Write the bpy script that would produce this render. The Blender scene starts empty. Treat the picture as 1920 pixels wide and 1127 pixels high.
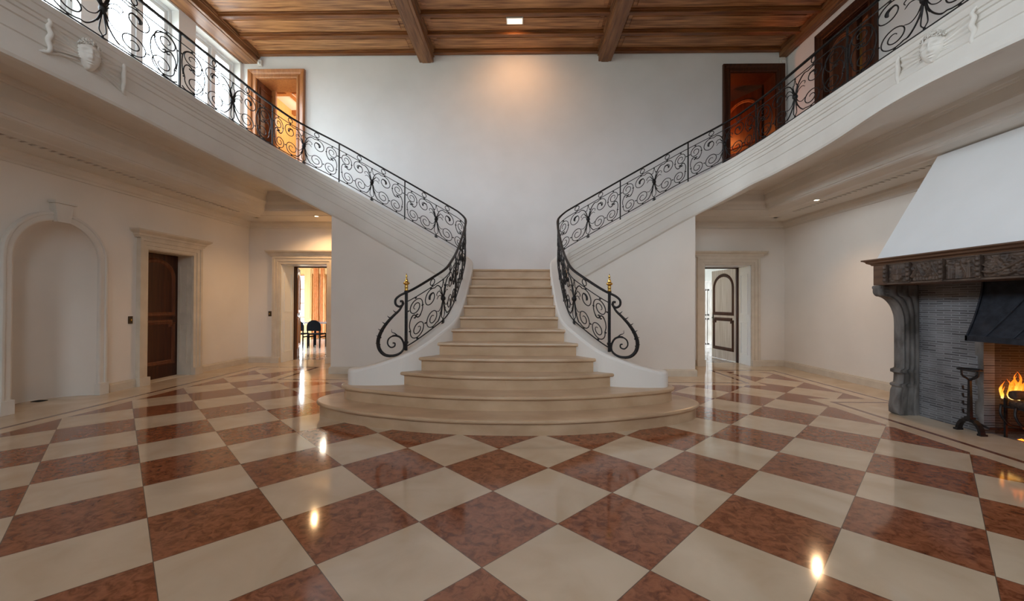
import bpy, bmesh, math, random
from mathutils import Vector, Matrix, noise
random.seed(7)
SC = bpy.context.scene
COL = SC.collection
PI = math.pi
ORG = {}

# ------------------------------------------------------------------ helpers
class MB:
    """collects faces of ONE mesh"""
    def __init__(s):
        s.v = []; s.f = []; s.m = []; s.sm = []
    def add(s, vs, fs, mi=0, smooth=False):
        b = len(s.v); s.v.extend(tuple(p) for p in vs)
        for f in fs:
            s.f.append(tuple(b + i for i in f)); s.m.append(mi); s.sm.append(smooth)
    def box(s, x0, y0, z0, x1, y1, z1, mi=0):
        if x0 > x1: x0, x1 = x1, x0
        if y0 > y1: y0, y1 = y1, y0
        if z0 > z1: z0, z1 = z1, z0
        s.add([(x0,y0,z0),(x1,y0,z0),(x1,y1,z0),(x0,y1,z0),(x0,y0,z1),(x1,y0,z1),(x1,y1,z1),(x0,y1,z1)],
              [(0,3,2,1),(4,5,6,7),(0,1,5,4),(1,2,6,5),(2,3,7,6),(3,0,4,7)], mi)
    def grid(s, fn, nu, nv, mi=0, smooth=True, wrap_u=False, flip=False):
        vs = [fn(i / nu, j / nv) for j in range(nv + 1) for i in range(nu + (0 if wrap_u else 1))]
        w = nu if wrap_u else nu + 1
        fs = []
        for j in range(nv):
            for i in range(nu):
                a = j*w + i; b = j*w + (i+1) % w; c = (j+1)*w + (i+1) % w; d = (j+1)*w + i
                fs.append((a,d,c,b) if flip else (a,b,c,d))
        s.add(vs, fs, mi, smooth)
    def sweep(s, path, prof, mi=0, smooth=False, side=1, closed=False, caps=True, hs=None, mod=None, close_prof=False):
        """path: xyz list; prof: (out, dz). out is to the right of travel * side, mitred in plan"""
        n = len(path); rings = []
        for i in range(n):
            p = Vector(path[i])
            a = Vector(path[i-1]) if (i > 0 or closed) else None
            b = Vector(path[(i+1) % n]) if (i < n-1 or closed) else None
            d1 = (p - a).xy.normalized() if a is not None else None
            d2 = (b - p).xy.normalized() if b is not None else None
            if d1 is None: d1 = d2
            if d2 is None: d2 = d1
            n1 = Vector((d1.y, -d1.x)); n2 = Vector((d2.y, -d2.x))
            nn = n1 + n2
            if nn.length < 1e-6: nn = n1
            nn.normalize(); k = 1 / max(.35, nn.dot(n1)); nn *= k * side
            h = hs[i] if hs else 1
            ring = []
            for j, (o, dz) in enumerate(prof):
                if mod: o = mod(i, j, o, dz, p)
                ring.append((p.x + nn.x*o, p.y + nn.y*o, p.z + dz*h))
            rings.append(ring)
        m = len(prof); vs = [q for r in rings for q in r]; fs = []
        mm = m if close_prof else m - 1
        for i in range(n if closed else n-1):
            i2 = (i+1) % n
            for j in range(mm):
                j2 = (j+1) % m
                q = (i*m+j, i2*m+j, i2*m+j2, i*m+j2)
                fs.append(q if side > 0 else q[::-1])
        if caps and not closed:
            fs.append(tuple(range(m))); fs.append(tuple((n-1)*m + j for j in reversed(range(m))))
        s.add(vs, fs, mi, smooth)
    def tube(s, pts, r, n=6, mi=0, r2=None, caps=True, flat=None):
        pts = [Vector(p) for p in pts]
        q = [pts[0]]
        for p in pts[1:]:
            if (p - q[-1]).length > 1e-5: q.append(p)
        pts = q
        if len(pts) < 2: return
        N = len(pts); t0 = (pts[1]-pts[0]).normalized()
        up = Vector((0,0,1)) if abs(t0.z) < .9 else Vector((1,0,0))
        u = t0.cross(up).normalized()
        vs = []
        for i in range(N):
            t = (pts[min(i+1,N-1)] - pts[max(i-1,0)])
            t = t.normalized() if t.length > 1e-9 else t0
            u = (u - t*u.dot(t))
            u = u.normalized() if u.length > 1e-6 else t.orthogonal().normalized()
            w = t.cross(u)
            if callable(r): rr = r(i/(N-1))
            elif r2 is not None: rr = r + (r2-r)*i/(N-1)
            else: rr = r
            for k in range(n):
                a = 2*PI*(k+.5)/n
                vs.append(pts[i] + u*(math.cos(a)*rr) + w*(math.sin(a)*rr*(flat or 1)))
        fs = []
        for i in range(N-1):
            for k in range(n):
                k2 = (k+1) % n
                fs.append((i*n+k, i*n+k2, (i+1)*n+k2, (i+1)*n+k))
        if caps:
            fs.append(tuple(reversed(range(n)))); fs.append(tuple((N-1)*n + k for k in range(n)))
        s.add(vs, fs, mi, n > 4)
    def lathe(s, prof, c=(0,0,0), n=16, mi=0, smooth=True, M=None):
        """prof: (r, z)"""
        vs = []
        for r, z in prof:
            for k in range(n):
                a = 2*PI*k/n
                p = Vector((r*math.cos(a), r*math.sin(a), z))
                if M is not None: p = M @ p
                vs.append((p.x+c[0], p.y+c[1], p.z+c[2]))
        fs = []
        for j in range(len(prof)-1):
            for k in range(n):
                k2 = (k+1) % n
                fs.append((j*n+k, j*n+k2, (j+1)*n+k2, (j+1)*n+k))
        fs.append(tuple(reversed(range(n)))); fs.append(tuple((len(prof)-1)*n+k for k in range(n)))
        s.add(vs, fs, mi, smooth)
    def prism(s, poly, z0, z1, mi=0, mi_side=None):
        n = len(poly)
        ar = sum(poly[i][0]*poly[(i+1)%n][1] - poly[(i+1)%n][0]*poly[i][1] for i in range(n))
        if ar < 0: poly = poly[::-1]
        vs = [(x,y,z0) for x,y in poly] + [(x,y,z1) for x,y in poly]
        s.add(vs, [tuple(reversed(range(n))), tuple(range(n,2*n))], mi)
        s.add(vs, [(i,(i+1)%n,n+(i+1)%n,n+i) for i in range(n)], mi if mi_side is None else mi_side)
    def extr(s, poly, axis, a0, a1, mi=0):
        """poly of 2D points extruded along axis 'x' (y,z) or 'y' (x,z)"""
        def P(p, a): return (a, p[0], p[1]) if axis == 'x' else (p[0], a, p[1])
        n = len(poly)
        vs = [P(p,a0) for p in poly] + [P(p,a1) for p in poly]
        s.add(vs, [tuple(range(n)), tuple(reversed(range(n,2*n)))] + [(i,n+i,n+(i+1)%n,(i+1)%n) for i in range(n)], mi)
    def xf(s, M, i0=0):
        s.v[i0:] = [tuple(M @ Vector(p)) for p in s.v[i0:]]
    def mirror_x(s):
        s.v = [(-x,y,z) for x,y,z in s.v]; s.f = [f[::-1] for f in s.f]
    def obj(s, name, mats, parent=None, bevel=0, recalc=True, local=False, segs=2):
        me = bpy.data.meshes.new(name)
        off = Vector((0,0,0))
        if parent is not None and not local: off = ORG.get(parent.name, off)
        me.from_pydata([(p[0]-off.x, p[1]-off.y, p[2]-off.z) for p in s.v], [], s.f)
        if not isinstance(mats, (list,tuple)): mats = [mats]
        for m in mats: me.materials.append(m)
        me.polygons.foreach_set('material_index', s.m)
        me.polygons.foreach_set('use_smooth', s.sm)
        if recalc:
            bm = bmesh.new(); bm.from_mesh(me)
            bmesh.ops.recalc_face_normals(bm, faces=bm.faces)
            bm.to_mesh(me); bm.free()
        me.update()
        o = bpy.data.objects.new(name, me); COL.objects.link(o)
        if parent is not None:
            o.parent = parent
        ORG[o.name] = off
        if bevel:
            b = o.modifiers.new('bevel', 'BEVEL'); b.width = bevel; b.segments = segs; b.limit_method = 'ANGLE'; b.angle_limit = .6
        return o

def tag(o, label=None, cat=None, group=None, kind=None):
    if label: o['label'] = label
    if cat: o['category'] = cat
    if group: o['group'] = group
    if kind: o['kind'] = kind
    return o
def thing(name, label, cat, loc=(0,0,0), rz=0, group=None, kind=None):
    o = bpy.data.objects.new(name, None); COL.objects.link(o)
    o.location = loc; o.rotation_euler = (0,0,rz); o.empty_display_size = .1
    ORG[o.name] = Vector(loc) if rz == 0 else Vector((0,0,0))
    return tag(o, label, cat, group, kind)
def struct(name, mb, mats, parent=None, bevel=0, label=None, cat=None):
    o = mb.obj(name, mats, parent, bevel)
    if parent is None: tag(o, label, cat, kind='structure')
    return o

def catmull(pts, sub=8):
    P = [Vector(p) for p in pts]
    P = [P[0]*2 - P[1]] + P + [P[-1]*2 - P[-2]]
    out = []
    for i in range(1, len(P)-2):
        p0,p1,p2,p3 = P[i-1:i+3]
        d1 = max((p1-p0).length,1e-6)**.5; d2 = max((p2-p1).length,1e-6)**.5; d3 = max((p3-p2).length,1e-6)**.5
        m1 = (p2-p1) if False else ((p1-p0)/d1 - (p2-p0)/(d1+d2) + (p2-p1)/d2)*d2
        m2 = ((p2-p1)/d2 - (p3-p1)/(d2+d3) + (p3-p2)/d3)*d2
        for k in range(sub):
            t = k/sub; t2=t*t; t3=t2*t
            out.append(p1*(2*t3-3*t2+1) + m1*(t3-2*t2+t) + p2*(-2*t3+3*t2) + m2*(t3-t2))
    out.append(P[-2].copy())
    return out

# ------------------------------------------------------------------ materials
def nt(name):
    m = bpy.data.materials.new(name); m.use_nodes = True
    t = m.node_tree; b = t.nodes['Principled BSDF']
    return m, t, b
def N(t, typ, **kw):
    n = t.nodes.new(typ)
    for k, v in kw.items():
        if k.startswith('i_'): n.inputs[k[2:].replace('_',' ')].default_value = v
        else: setattr(n, k, v)
    return n
def ramp(t, fac, stops):
    r = t.nodes.new('ShaderNodeValToRGB')
    e = r.color_ramp.elements
    while len(e) < len(stops): e.new(.5)
    for k, (p, c) in enumerate(stops):
        e[k].position = p; e[k].color = (*c, 1)
    t.links.new(fac, r.inputs[0]); return r.outputs[0]
def mat(name, c1, c2=None, rough=.6, scale=4, detail=4, stretch=(1,1,1), bump=0, bscale=None, metal=0, spec=.5, lo=.35, hi=.65, coat=0, dist=0):
    m, t, b = nt(name)
    b.inputs['Roughness'].default_value = rough; b.inputs['Metallic'].default_value = metal
    b.inputs['Specular IOR Level'].default_value = spec
    if coat: b.inputs['Coat Weight'].default_value = coat; b.inputs['Coat Roughness'].default_value = .1
    tc = N(t,'ShaderNodeTexCoord'); mp = N(t,'ShaderNodeMapping'); mp.inputs['Scale'].default_value = stretch
    t.links.new(tc.outputs['Object'], mp.inputs['Vector'])
    if c2 is None: b.inputs['Base Color'].default_value = (*c1,1)
    else:
        nz = N(t,'ShaderNodeTexNoise'); nz.inputs['Scale'].default_value = scale; nz.inputs['Detail'].default_value = detail
        nz.inputs['Distortion'].default_value = dist
        t.links.new(mp.outputs[0], nz.inputs['Vector'])
        t.links.new(ramp(t, nz.outputs['Fac'], [(lo,c1),(hi,c2)]), b.inputs['Base Color'])
    if bump:
        n2 = N(t,'ShaderNodeTexNoise'); n2.inputs['Scale'].default_value = bscale or scale*4; n2.inputs['Detail'].default_value = 5
        t.links.new(mp.outputs[0], n2.inputs['Vector'])
        bp = N(t,'ShaderNodeBump'); bp.inputs['Strength'].default_value = bump; bp.inputs['Distance'].default_value = .01
        t.links.new(n2.outputs['Fac'], bp.inputs['Height']); t.links.new(bp.outputs[0], b.inputs['Normal'])
    return m
def emit(name, col, st):
    m = bpy.data.materials.new(name); m.use_nodes = True; t = m.node_tree
    t.nodes.clear(); o = N(t,'ShaderNodeOutputMaterial'); e = N(t,'ShaderNodeEmission')
    e.inputs[0].default_value = (*col,1); e.inputs[1].default_value = st
    t.links.new(e.outputs[0], o.inputs[0]); return m

M = {}
M['plaster'] = mat('white_plaster', (.79,.785,.775), (.83,.825,.82), rough=.85, scale=1.5, bump=.05, bscale=30, spec=.2)
M['plaster_warm_lit'] = mat('warm_lit_plaster', (.81,.755,.685), (.85,.795,.725), rough=.85, scale=1.2, bump=.05, bscale=30, spec=.2)  # warm downlight and floor bounce on the lower walls tinted into the plaster
M['stucco'] = mat('gallery_stucco', (.72,.675,.61), (.77,.73,.665), rough=.7, scale=2, bump=.03, bscale=25, spec=.25)
M['stone'] = mat('limestone', (.63,.545,.435), (.70,.615,.50), rough=.5, scale=5, bump=.04, bscale=60, spec=.3)
M['stair_stone'] = mat('stair_limestone', (.51,.34,.205), (.61,.43,.275), rough=.32, scale=5, detail=6, stretch=(.6,1,1), spec=.4)
M['curb'] = mat('curb_plaster', (.80,.75,.69), rough=.6, spec=.3)
M['iron'] = mat('wrought_iron', (.018,.017,.018), (.035,.03,.028), rough=.45, scale=30, metal=.6, spec=.4)
M['brass'] = mat('brass', (.75,.47,.12), rough=.25, metal=1)
M['dark_metal'] = mat('bronze_plate', (.09,.07,.045), rough=.4, metal=.8)
M['wood_ceil'] = mat('ceiling_timber', (.16,.05,.012), (.62,.31,.125), rough=.42, scale=4, detail=8, stretch=(.35,5,5), spec=.5, lo=.3, hi=.7, bump=.05, bscale=14)
M['wood_rib'] = mat('rib_timber', (.12,.036,.008), (.30,.11,.03), rough=.4, scale=5, detail=7, stretch=(.35,5,5), lo=.3, hi=.7)
M['wood_beam'] = mat('beam_timber', (.12,.045,.015), (.33,.15,.06), rough=.45, scale=5, detail=8, stretch=(5,.35,5), lo=.3, hi=.7, bump=.05, bscale=14)
M['wood_casing'] = mat('casing_timber', (.30,.10,.03), (.46,.19,.065), rough=.32, scale=4, detail=7, stretch=(6,6,.4), lo=.3, hi=.7, coat=.2)
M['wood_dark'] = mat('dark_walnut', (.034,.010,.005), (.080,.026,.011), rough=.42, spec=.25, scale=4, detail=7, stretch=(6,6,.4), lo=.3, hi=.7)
M['wood_door'] = mat('door_walnut', (.085,.025,.009), (.17,.055,.02), rough=.5, scale=4, detail=7, stretch=(6,6,.4), lo=.3, hi=.7, spec=.3)
M['wood_yellow'] = mat('honey_panelling', (.62,.36,.13), (.75,.47,.20), rough=.45, scale=3, detail=7, stretch=(5,5,.4), lo=.3, hi=.7)
M['white_paint'] = mat('white_gloss_paint', (.80,.81,.82), rough=.35)
M['lit_door'] = mat('lit_door_wood', (.50,.45,.42), (.66,.62,.60), rough=.35, scale=4, detail=6, stretch=(6,6,.4))  # daylight washing over the open leaf is put into its pale colour
M['curtain'] = mat('orange_curtain', (.62,.26,.10), (.75,.36,.16), rough=.9, scale=10)
M['black_chair'] = mat('black_lacquer', (.0025,.0025,.003), rough=.8, spec=.03)
M['table_top'] = mat('grey_table_top', (.10,.12,.15), rough=.15)
M['parquet'] = mat('parquet', (.30,.24,.20), (.42,.36,.31), rough=.15, scale=3, stretch=(6,1,1))
M['oak_beam'] = mat('carved_mantel_wood', (.05,.032,.024), (.125,.08,.055), rough=.55, scale=9, detail=8, bump=.3, bscale=40, spec=.4, lo=.3, hi=.7)
M['oak_edge'] = mat('mantel_shelf_wood', (.085,.042,.024), (.17,.09,.05), rough=.45, scale=4, detail=8, stretch=(5,.4,5), lo=.3, hi=.7)
M['old_stone'] = mat('weathered_stone', (.075,.066,.058), (.22,.20,.185), rough=.85, scale=7, detail=10, stretch=(1,1,.45), bump=.5, bscale=30, lo=.36, hi=.66, dist=.3)
M['soot_iron'] = mat('sooty_iron', (.014,.016,.022), (.03,.033,.045), rough=.55, scale=14, metal=.5, bump=.2, bscale=60)
M['log'] = mat('charred_log', (.02,.012,.008), (.09,.05,.03), rough=.9, scale=12, bump=.8, bscale=20)
M['lamp_white'] = mat('lamp_housing', (.75,.73,.7), rough=.5)
M['lamp_glow'] = emit('lamp_glow', (1,.80,.56), 2.5)
M['down_glow'] = emit('downlight_glow', (1,.72,.42), 22)
M['slot'] = mat('vent_dark', (.03,.025,.02), rough=.9)

# polished marble floor: red and cream squares laid diagonally
TILE = .6001
GX, GY = -.025, 2.084
def marble(name, c1, c2, scale, vein=None, dist=1.0):
    m, t, b = nt(name)
    b.inputs['Roughness'].default_value = .09; b.inputs['Specular IOR Level'].default_value = .55
    tc = N(t,'ShaderNodeTexCoord'); nz = N(t,'ShaderNodeTexNoise')
    nz.inputs['Scale'].default_value = scale; nz.inputs['Detail'].default_value = 8; nz.inputs['Distortion'].default_value = dist
    t.links.new(tc.outputs['Object'], nz.inputs['Vector'])
    t.links.new(ramp(t, nz.outputs['Fac'], [(.3,c1),(.68,c2)]), b.inputs['Base Color'])
    return m
CREAM1, CREAM2 = (.56,.42,.285), (.68,.54,.39)
RED1, RED2 = (.20,.062,.026), (.40,.145,.066)
M['cream'] = marble('cream_marble', CREAM1, CREAM2, 2.2)
M['redstone'] = marble('red_marble', (.13,.045,.026), (.24,.095,.055), 9)
def floor_mat():
    m, t, b = nt('diagonal_marble_tiles'); L = t.links.new
    tc = N(t,'ShaderNodeTexCoord')
    mp = N(t,'ShaderNodeMapping', vector_type='TEXTURE')
    mp.inputs['Location'].default_value = (GX,GY,0); mp.inputs['Rotation'].default_value = (0,0,PI/4); mp.inputs['Scale'].default_value = (TILE,TILE,TILE)
    L(tc.outputs['Object'], mp.inputs['Vector'])
    sep = N(t,'ShaderNodeSeparateXYZ'); L(mp.outputs[0], sep.inputs[0])
    def mth(op, a, b_=None):
        n = N(t,'ShaderNodeMath', operation=op)
        for k, x in enumerate((a, b_)):
            if x is None: continue
            if isinstance(x,(int,float)): n.inputs[k].default_value = x
            else: L(x, n.inputs[k])
        return n.outputs[0]
    fx = mth('FLOOR', sep.outputs[0]); fy = mth('FLOOR', sep.outputs[1])
    par = mth('FLOORED_MODULO', mth('ADD', fx, fy), 2)          # 0 red, 1 cream
    comb = N(t,'ShaderNodeCombineXYZ'); L(fx, comb.inputs[0]); L(fy, comb.inputs[1])
    wn = N(t,'ShaderNodeTexWhiteNoise', noise_dimensions='3D'); L(comb.outputs[0], wn.inputs[0])
    off = N(t,'ShaderNodeVectorMath', operation='SCALE'); L(wn.outputs['Color'], off.inputs[0]); off.inputs['Scale'].default_value = 30
    add = N(t,'ShaderNodeVectorMath', operation='ADD'); L(tc.outputs['Object'], add.inputs[0]); L(off.outputs[0], add.inputs[1])
    n1 = N(t,'ShaderNodeTexNoise'); n1.inputs['Scale'].default_value = 17; n1.inputs['Detail'].default_value = 9; n1.inputs['Distortion'].default_value = .9; n1.inputs['Roughness'].default_value=.65
    L(add.outputs[0], n1.inputs['Vector'])
    red = ramp(t, n1.outputs['Fac'], [(.28,(.09,.030,.017)),(.42,RED1),(.52,(.29,.10,.045)),(.72,RED2)])
    n2 = N(t,'ShaderNodeTexNoise'); n2.inputs['Scale'].default_value = 2.4; n2.inputs['Detail'].default_value = 8; n2.inputs['Distortion'].default_value = .8
    L(add.outputs[0], n2.inputs['Vector'])
    cream = ramp(t, n2.outputs['Fac'], [(.3,CREAM1),(.5,(.62,.48,.34)),(.7,CREAM2)])
    mx = N(t,'ShaderNodeMix', data_type='RGBA'); L(par, mx.inputs[0]); L(red, mx.inputs[6]); L(cream, mx.inputs[7])
    # thin joints
    def edge(v):
        fr = mth('FRACT', v); return mth('MINIMUM', fr, mth('SUBTRACT', 1, fr))
    e = mth('MINIMUM', edge(sep.outputs[0]), edge(sep.outputs[1]))
    j = mth('LESS_THAN', e, .0035)
    mj = N(t,'ShaderNodeMix', data_type='RGBA'); L(j, mj.inputs[0]); L(mx.outputs[2], mj.inputs[6]); mj.inputs[7].default_value = (.14,.09,.06,1)
    # slight tile-to-tile value change
    L(mj.outputs[2], b.inputs['Base Color'])
    b.inputs['Roughness'].default_value = .085; b.inputs['Specular IOR Level'].default_value = .55
    n3 = N(t,'ShaderNodeTexNoise'); n3.inputs['Scale'].default_value = 3
    L(tc.outputs['Object'], n3.inputs['Vector'])
    bp = N(t,'ShaderNodeBump'); bp.inputs['Strength'].default_value = .015; bp.inputs['Distance'].default_value = .02
    L(n3.outputs['Fac'], bp.inputs['Height']); L(bp.outputs[0], b.inputs['Normal'])
    return m
M['floor'] = floor_mat()
def brick_mat(name, c1, c2, mortar, axis):
    m, t, b = nt(name); L = t.links.new
    tc = N(t,'ShaderNodeTexCoord'); sep = N(t,'ShaderNodeSeparateXYZ'); L(tc.outputs['Object'], sep.inputs[0])
    cb = N(t,'ShaderNodeCombineXYZ'); L(sep.outputs[1 if axis=='x' else 0], cb.inputs[0]); L(sep.outputs[2], cb.inputs[1])
    nz = N(t,'ShaderNodeTexNoise'); nz.inputs['Scale'].default_value = 7; nz.inputs['Detail'].default_value = 6
    L(tc.outputs['Object'], nz.inputs['Vector'])
    ad = N(t,'ShaderNodeVectorMath', operation='MULTIPLY_ADD'); L(nz.outputs['Color'], ad.inputs[0]); ad.inputs[1].default_value = (.012,.012,0); L(cb.outputs[0], ad.inputs[2])
    bk = N(t,'ShaderNodeTexBrick'); L(ad.outputs[0], bk.inputs['Vector'])
    bk.inputs['Color1'].default_value = (*c1,1); bk.inputs['Color2'].default_value = (*c2,1); bk.inputs['Mortar'].default_value = (*mortar,1)
    bk.inputs['Scale'].default_value = 1; bk.inputs['Brick Width'].default_value = .17; bk.inputs['Row Height'].default_value = .026
    bk.inputs['Mortar Size'].default_value = .006; bk.inputs['Mortar Smooth'].default_value = .2; bk.inputs['Bias'].default_value = -.2
    n2 = N(t,'ShaderNodeTexNoise'); n2.inputs['Scale'].default_value = 2.2; n2.inputs['Detail'].default_value = 6
    L(tc.outputs['Object'], n2.inputs['Vector'])
    mu = N(t,'ShaderNodeMix', data_type='RGBA', blend_type='MULTIPLY'); mu.inputs[0].default_value = .75
    L(bk.outputs['Color'], mu.inputs[6]); L(ramp(t, n2.outputs['Fac'], [(.3,(.35,.33,.33)),(.65,(1,1,1))]), mu.inputs[7])
    L(mu.outputs[2], b.inputs['Base Color']); b.inputs['Roughness'].default_value = .9
    bp = N(t,'ShaderNodeBump'); bp.inputs['Strength'].default_value = .7; bp.inputs['Distance'].default_value = .008; bp.invert = True
    L(bk.outputs['Fac'], bp.inputs['Height']); L(bp.outputs[0], b.inputs['Normal'])
    return m
M['brick'] = brick_mat('pale_tile_bricks', (.21,.205,.21), (.055,.05,.05), (.27,.27,.28), 'x')
M['brick_fire'] = brick_mat('firebox_bricks', (.09,.065,.05), (.03,.022,.018), (.12,.10,.085), 'x')
M['brick_fire_y'] = brick_mat('firebox_side_bricks', (.09,.065,.05), (.03,.022,.018), (.12,.10,.085), 'y')
def glass_mat():
    m = bpy.data.materials.new('window_glass'); m.use_nodes = True; t = m.node_tree; t.nodes.clear()
    o = N(t,'ShaderNodeOutputMaterial'); a = N(t,'ShaderNodeBsdfTransparent'); g = N(t,'ShaderNodeBsdfGlossy'); g.inputs['Roughness'].default_value = .02
    x = N(t,'ShaderNodeMixShader'); x.inputs[0].default_value = .06
    t.links.new(a.outputs[0], x.inputs[1]); t.links.new(g.outputs[0], x.inputs[2]); t.links.new(x.outputs[0], o.inputs[0])
    return m
M['glass'] = glass_mat()
def flame_mat():
    m = bpy.data.materials.new('flame'); m.use_nodes = True; t = m.node_tree; t.nodes.clear(); L = t.links.new
    o = N(t,'ShaderNodeOutputMaterial'); tc = N(t,'ShaderNodeTexCoord'); sp = N(t,'ShaderNodeSeparateXYZ')
    L(tc.outputs['Generated'], sp.inputs[0])
    nz = N(t,'ShaderNodeTexNoise'); nz.inputs['Scale'].default_value = 14; L(tc.outputs['Object'], nz.inputs['Vector'])
    ad = N(t,'ShaderNodeMath', operation='MULTIPLY_ADD'); L(nz.outputs['Fac'], ad.inputs[0]); ad.inputs[1].default_value = .7; L(sp.outputs[2], ad.inputs[2])
    col = ramp(t, ad.outputs[0], [(.3,(1,.70,.28)),(.6,(1,.45,.06)),(1.0,(1,.17,.01))])
    lw = N(t,'ShaderNodeLayerWeight'); lw.inputs[0].default_value = .55
    e = N(t,'ShaderNodeEmission'); e.inputs[1].default_value = 2.2; L(col, e.inputs[0])
    tr = N(t,'ShaderNodeBsdfTransparent'); mx = N(t,'ShaderNodeMixShader')
    L(lw.outputs['Facing'], mx.inputs[0]); L(e.outputs[0], mx.inputs[1]); L(tr.outputs[0], mx.inputs[2]); L(mx.outputs[0], o.inputs[0])
    return m
M['flame'] = flame_mat()
def ember_mat():
    m, t, b = nt('glowing_embers'); L = t.links.new
    tc = N(t,'ShaderNodeTexCoord'); nz = N(t,'ShaderNodeTexNoise'); nz.inputs['Scale'].default_value = 16; nz.inputs['Detail'].default_value = 6
    L(tc.outputs['Object'], nz.inputs['Vector'])
    b.inputs['Base Color'].default_value = (.03,.015,.01,1); b.inputs['Roughness'].default_value = 1
    L(ramp(t, nz.outputs['Fac'], [(.42,(0,0,0)),(.55,(.8,.08,.0)),(.7,(1,.35,.03))]), b.inputs['Emission Color']); b.inputs['Emission Strength'].default_value = 4
    return m
M['ember'] = ember_mat()

# ------------------------------------------------------------------ room measures (metres)
WX = 5.92          # lower side walls
BY = 9.05          # back wall
FY = -3.6          # front wall behind the camera
GZ = 3.924         # gallery floor
CZ = 6.93          # ceiling boards
ULX, URX = -6.10, 5.97
UY = 7.70          # wall under the upper flights
UX = 3.42

# ------------------------------------------------------------------ floor
def floor():
    w = [(-WX,FY),(-WX,BY),(-UX,BY),(-UX,UY),(UX,UY),(UX,BY),(WX,BY),(WX,5.12),(5.10,5.12),(5.10,1.52),(WX,1.52),(WX,FY)]
    def off(d):
        n = len(w); out = []
        for i in range(n):
            p = Vector(w[i]); a = (p - Vector(w[i-1])).normalized(); b = (Vector(w[(i+1)%n]) - p).normalized()
            na = Vector((a.y,-a.x)); nb = Vector((b.y,-b.x))
            q = p + (na + nb)*d if abs(na.dot(nb)) < .5 else p + na*d
            out.append(tuple(q))
        return out
    loops = [off(0), off(.59), off(.65), off(.83)]
    mb = MB(); n = len(w)
    for k, mi in ((0,1),(1,2),(2,1)):
        a, b = loops[k], loops[k+1]
        for i in range(n):
            j = (i+1) % n
            mb.add([(*a[i],0),(*a[j],0),(*b[j],0),(*b[i],0)], [(0,1,2,3)], mi)
    mb.add([(*p,0) for p in loops[3]], [tuple(range(n))], 0)
    # stone under the fireplace and the walls, so nothing is open below
    mb.box(-6.6,FY-.5,-.2,6.6,BY+.6,-.0008,1)
    o = mb.obj('floor', [M['floor'],M['cream'],M['redstone']], recalc=False)
    bm = bmesh.new(); bm.from_mesh(o.data)
    for f in bm.faces:
        if abs(f.calc_center_median().z) < .001 and f.normal.z < 0: f.normal_flip()
    bm.to_mesh(o.data); bm.free()
    tag(o, kind='structure')
    m2 = MB(); m2.box(5.10,1.52,-.015,WX,5.12,0.0); struct('floor_hearth', m2, M['old_stone'])
floor()

# ------------------------------------------------------------------ walls
def cut_wall(mb, axis, a0, a1, u0, u1, z0, z1, holes, mi=0):
    us = sorted({u0,u1,*[h[0] for h in holes],*[h[1] for h in holes]}); zs = sorted({z0,z1,*[h[2] for h in holes],*[h[3] for h in holes]})
    for i in range(len(us)-1):
        run = None
        for j in range(len(zs)-1):
            uc = (us[i]+us[i+1])/2; zc = (zs[j]+zs[j+1])/2
            hole = any(h[0] < uc < h[1] and h[2] < zc < h[3] for h in holes)
            if not hole:
                run = [zs[j], zs[j+1]] if run is None else [run[0], zs[j+1]]
            if (hole or j == len(zs)-2) and run:
                if axis == 'x': mb.box(a0,us[i],run[0],a1,us[i+1],run[1],mi)
                else: mb.box(us[i],a0,run[0],us[i+1],a1,run[1],mi)
                run = None
LL = (-5.18,-4.14,0,2.20); LR = (4.19,5.20,0,2.20)
ULD = (-5.76,-4.86,GZ,6.365); URD = (4.745,5.745,GZ,6.43)
mb = MB(); 
cut_wall(mb,'y',BY,BY+.5,-6.6,-3.35,0,3.3,[LL],1); cut_wall(mb,'y',BY,BY+.5,3.35,6.6,0,3.3,[LR],1)  # wall ends by the lower doors carry the painted warm light
cut_wall(mb,'y',BY,BY+.5,-3.35,3.35,0,3.3,[]); cut_wall(mb,'y',BY,BY+.5,-6.6,6.6,3.3,7.2,[ULD,URD]); struct('wall_back', mb, [M['plaster'],M['plaster_warm_lit']])
# left lower wall with door opening and arched niche
LDO = (6.535,7.465,0,2.20)
NY, NR, NS = 5.265, .50, 1.90
mb = MB()
cut_wall(mb,'x',-WX-.34,-WX,FY,BY,0,3.6,[LDO,(NY-NR,NY+NR,0,NS+NR)])
arc = [(NY+NR*math.cos(PI*k/24), NS+NR*math.sin(PI*k/24)) for k in range(25)]
for k in range(24):
    (y0,z0),(y1,z1) = arc[k],arc[k+1]
    mb.add([(-WX,y0,z0),(-WX,y1,z1),(-WX,y1,NS+NR),(-WX,y0,NS+NR)], [(0,1,2,3)])
struct('wall_left', mb, M['plaster_warm_lit'])
# apse of the niche
mb = MB(); ND = .52
def niche(u, v):
    ph = PI*u
    if v < .6:
        z = NS*v/.6; k = 1
    else:
        e = (v-.6)/.4*PI/2; z = NS + NR*math.sin(e); k = math.cos(e)
    return (-WX - ND*math.sin(ph)*k, NY + NR*math.cos(ph)*k, z)
mb.grid(niche, 32, 30)
mb.add([(-WX,NY-NR,.001),(-WX,NY+NR,.001)] + [(-WX-ND*math.sin(PI*k/24), NY+NR*math.cos(PI*k/24), .001) for k in range(1,24)], [tuple(range(25))], 1)
struct('wall_niche', mb, [M['plaster_warm_lit'],M['cream']])
mb = MB(); cut_wall(mb,'x',WX,WX+.34,FY,BY,0,3.6,[]); struct('wall_right', mb, M['plaster_warm_lit'])
WIN = [(7.72,8.97),(6.06,7.33),(4.40,5.67),(2.74,4.01),(1.08,2.35),(-.58,.69),(-2.24,-.97)]
WZ0, WZ1 = GZ+.06, 6.68
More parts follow.
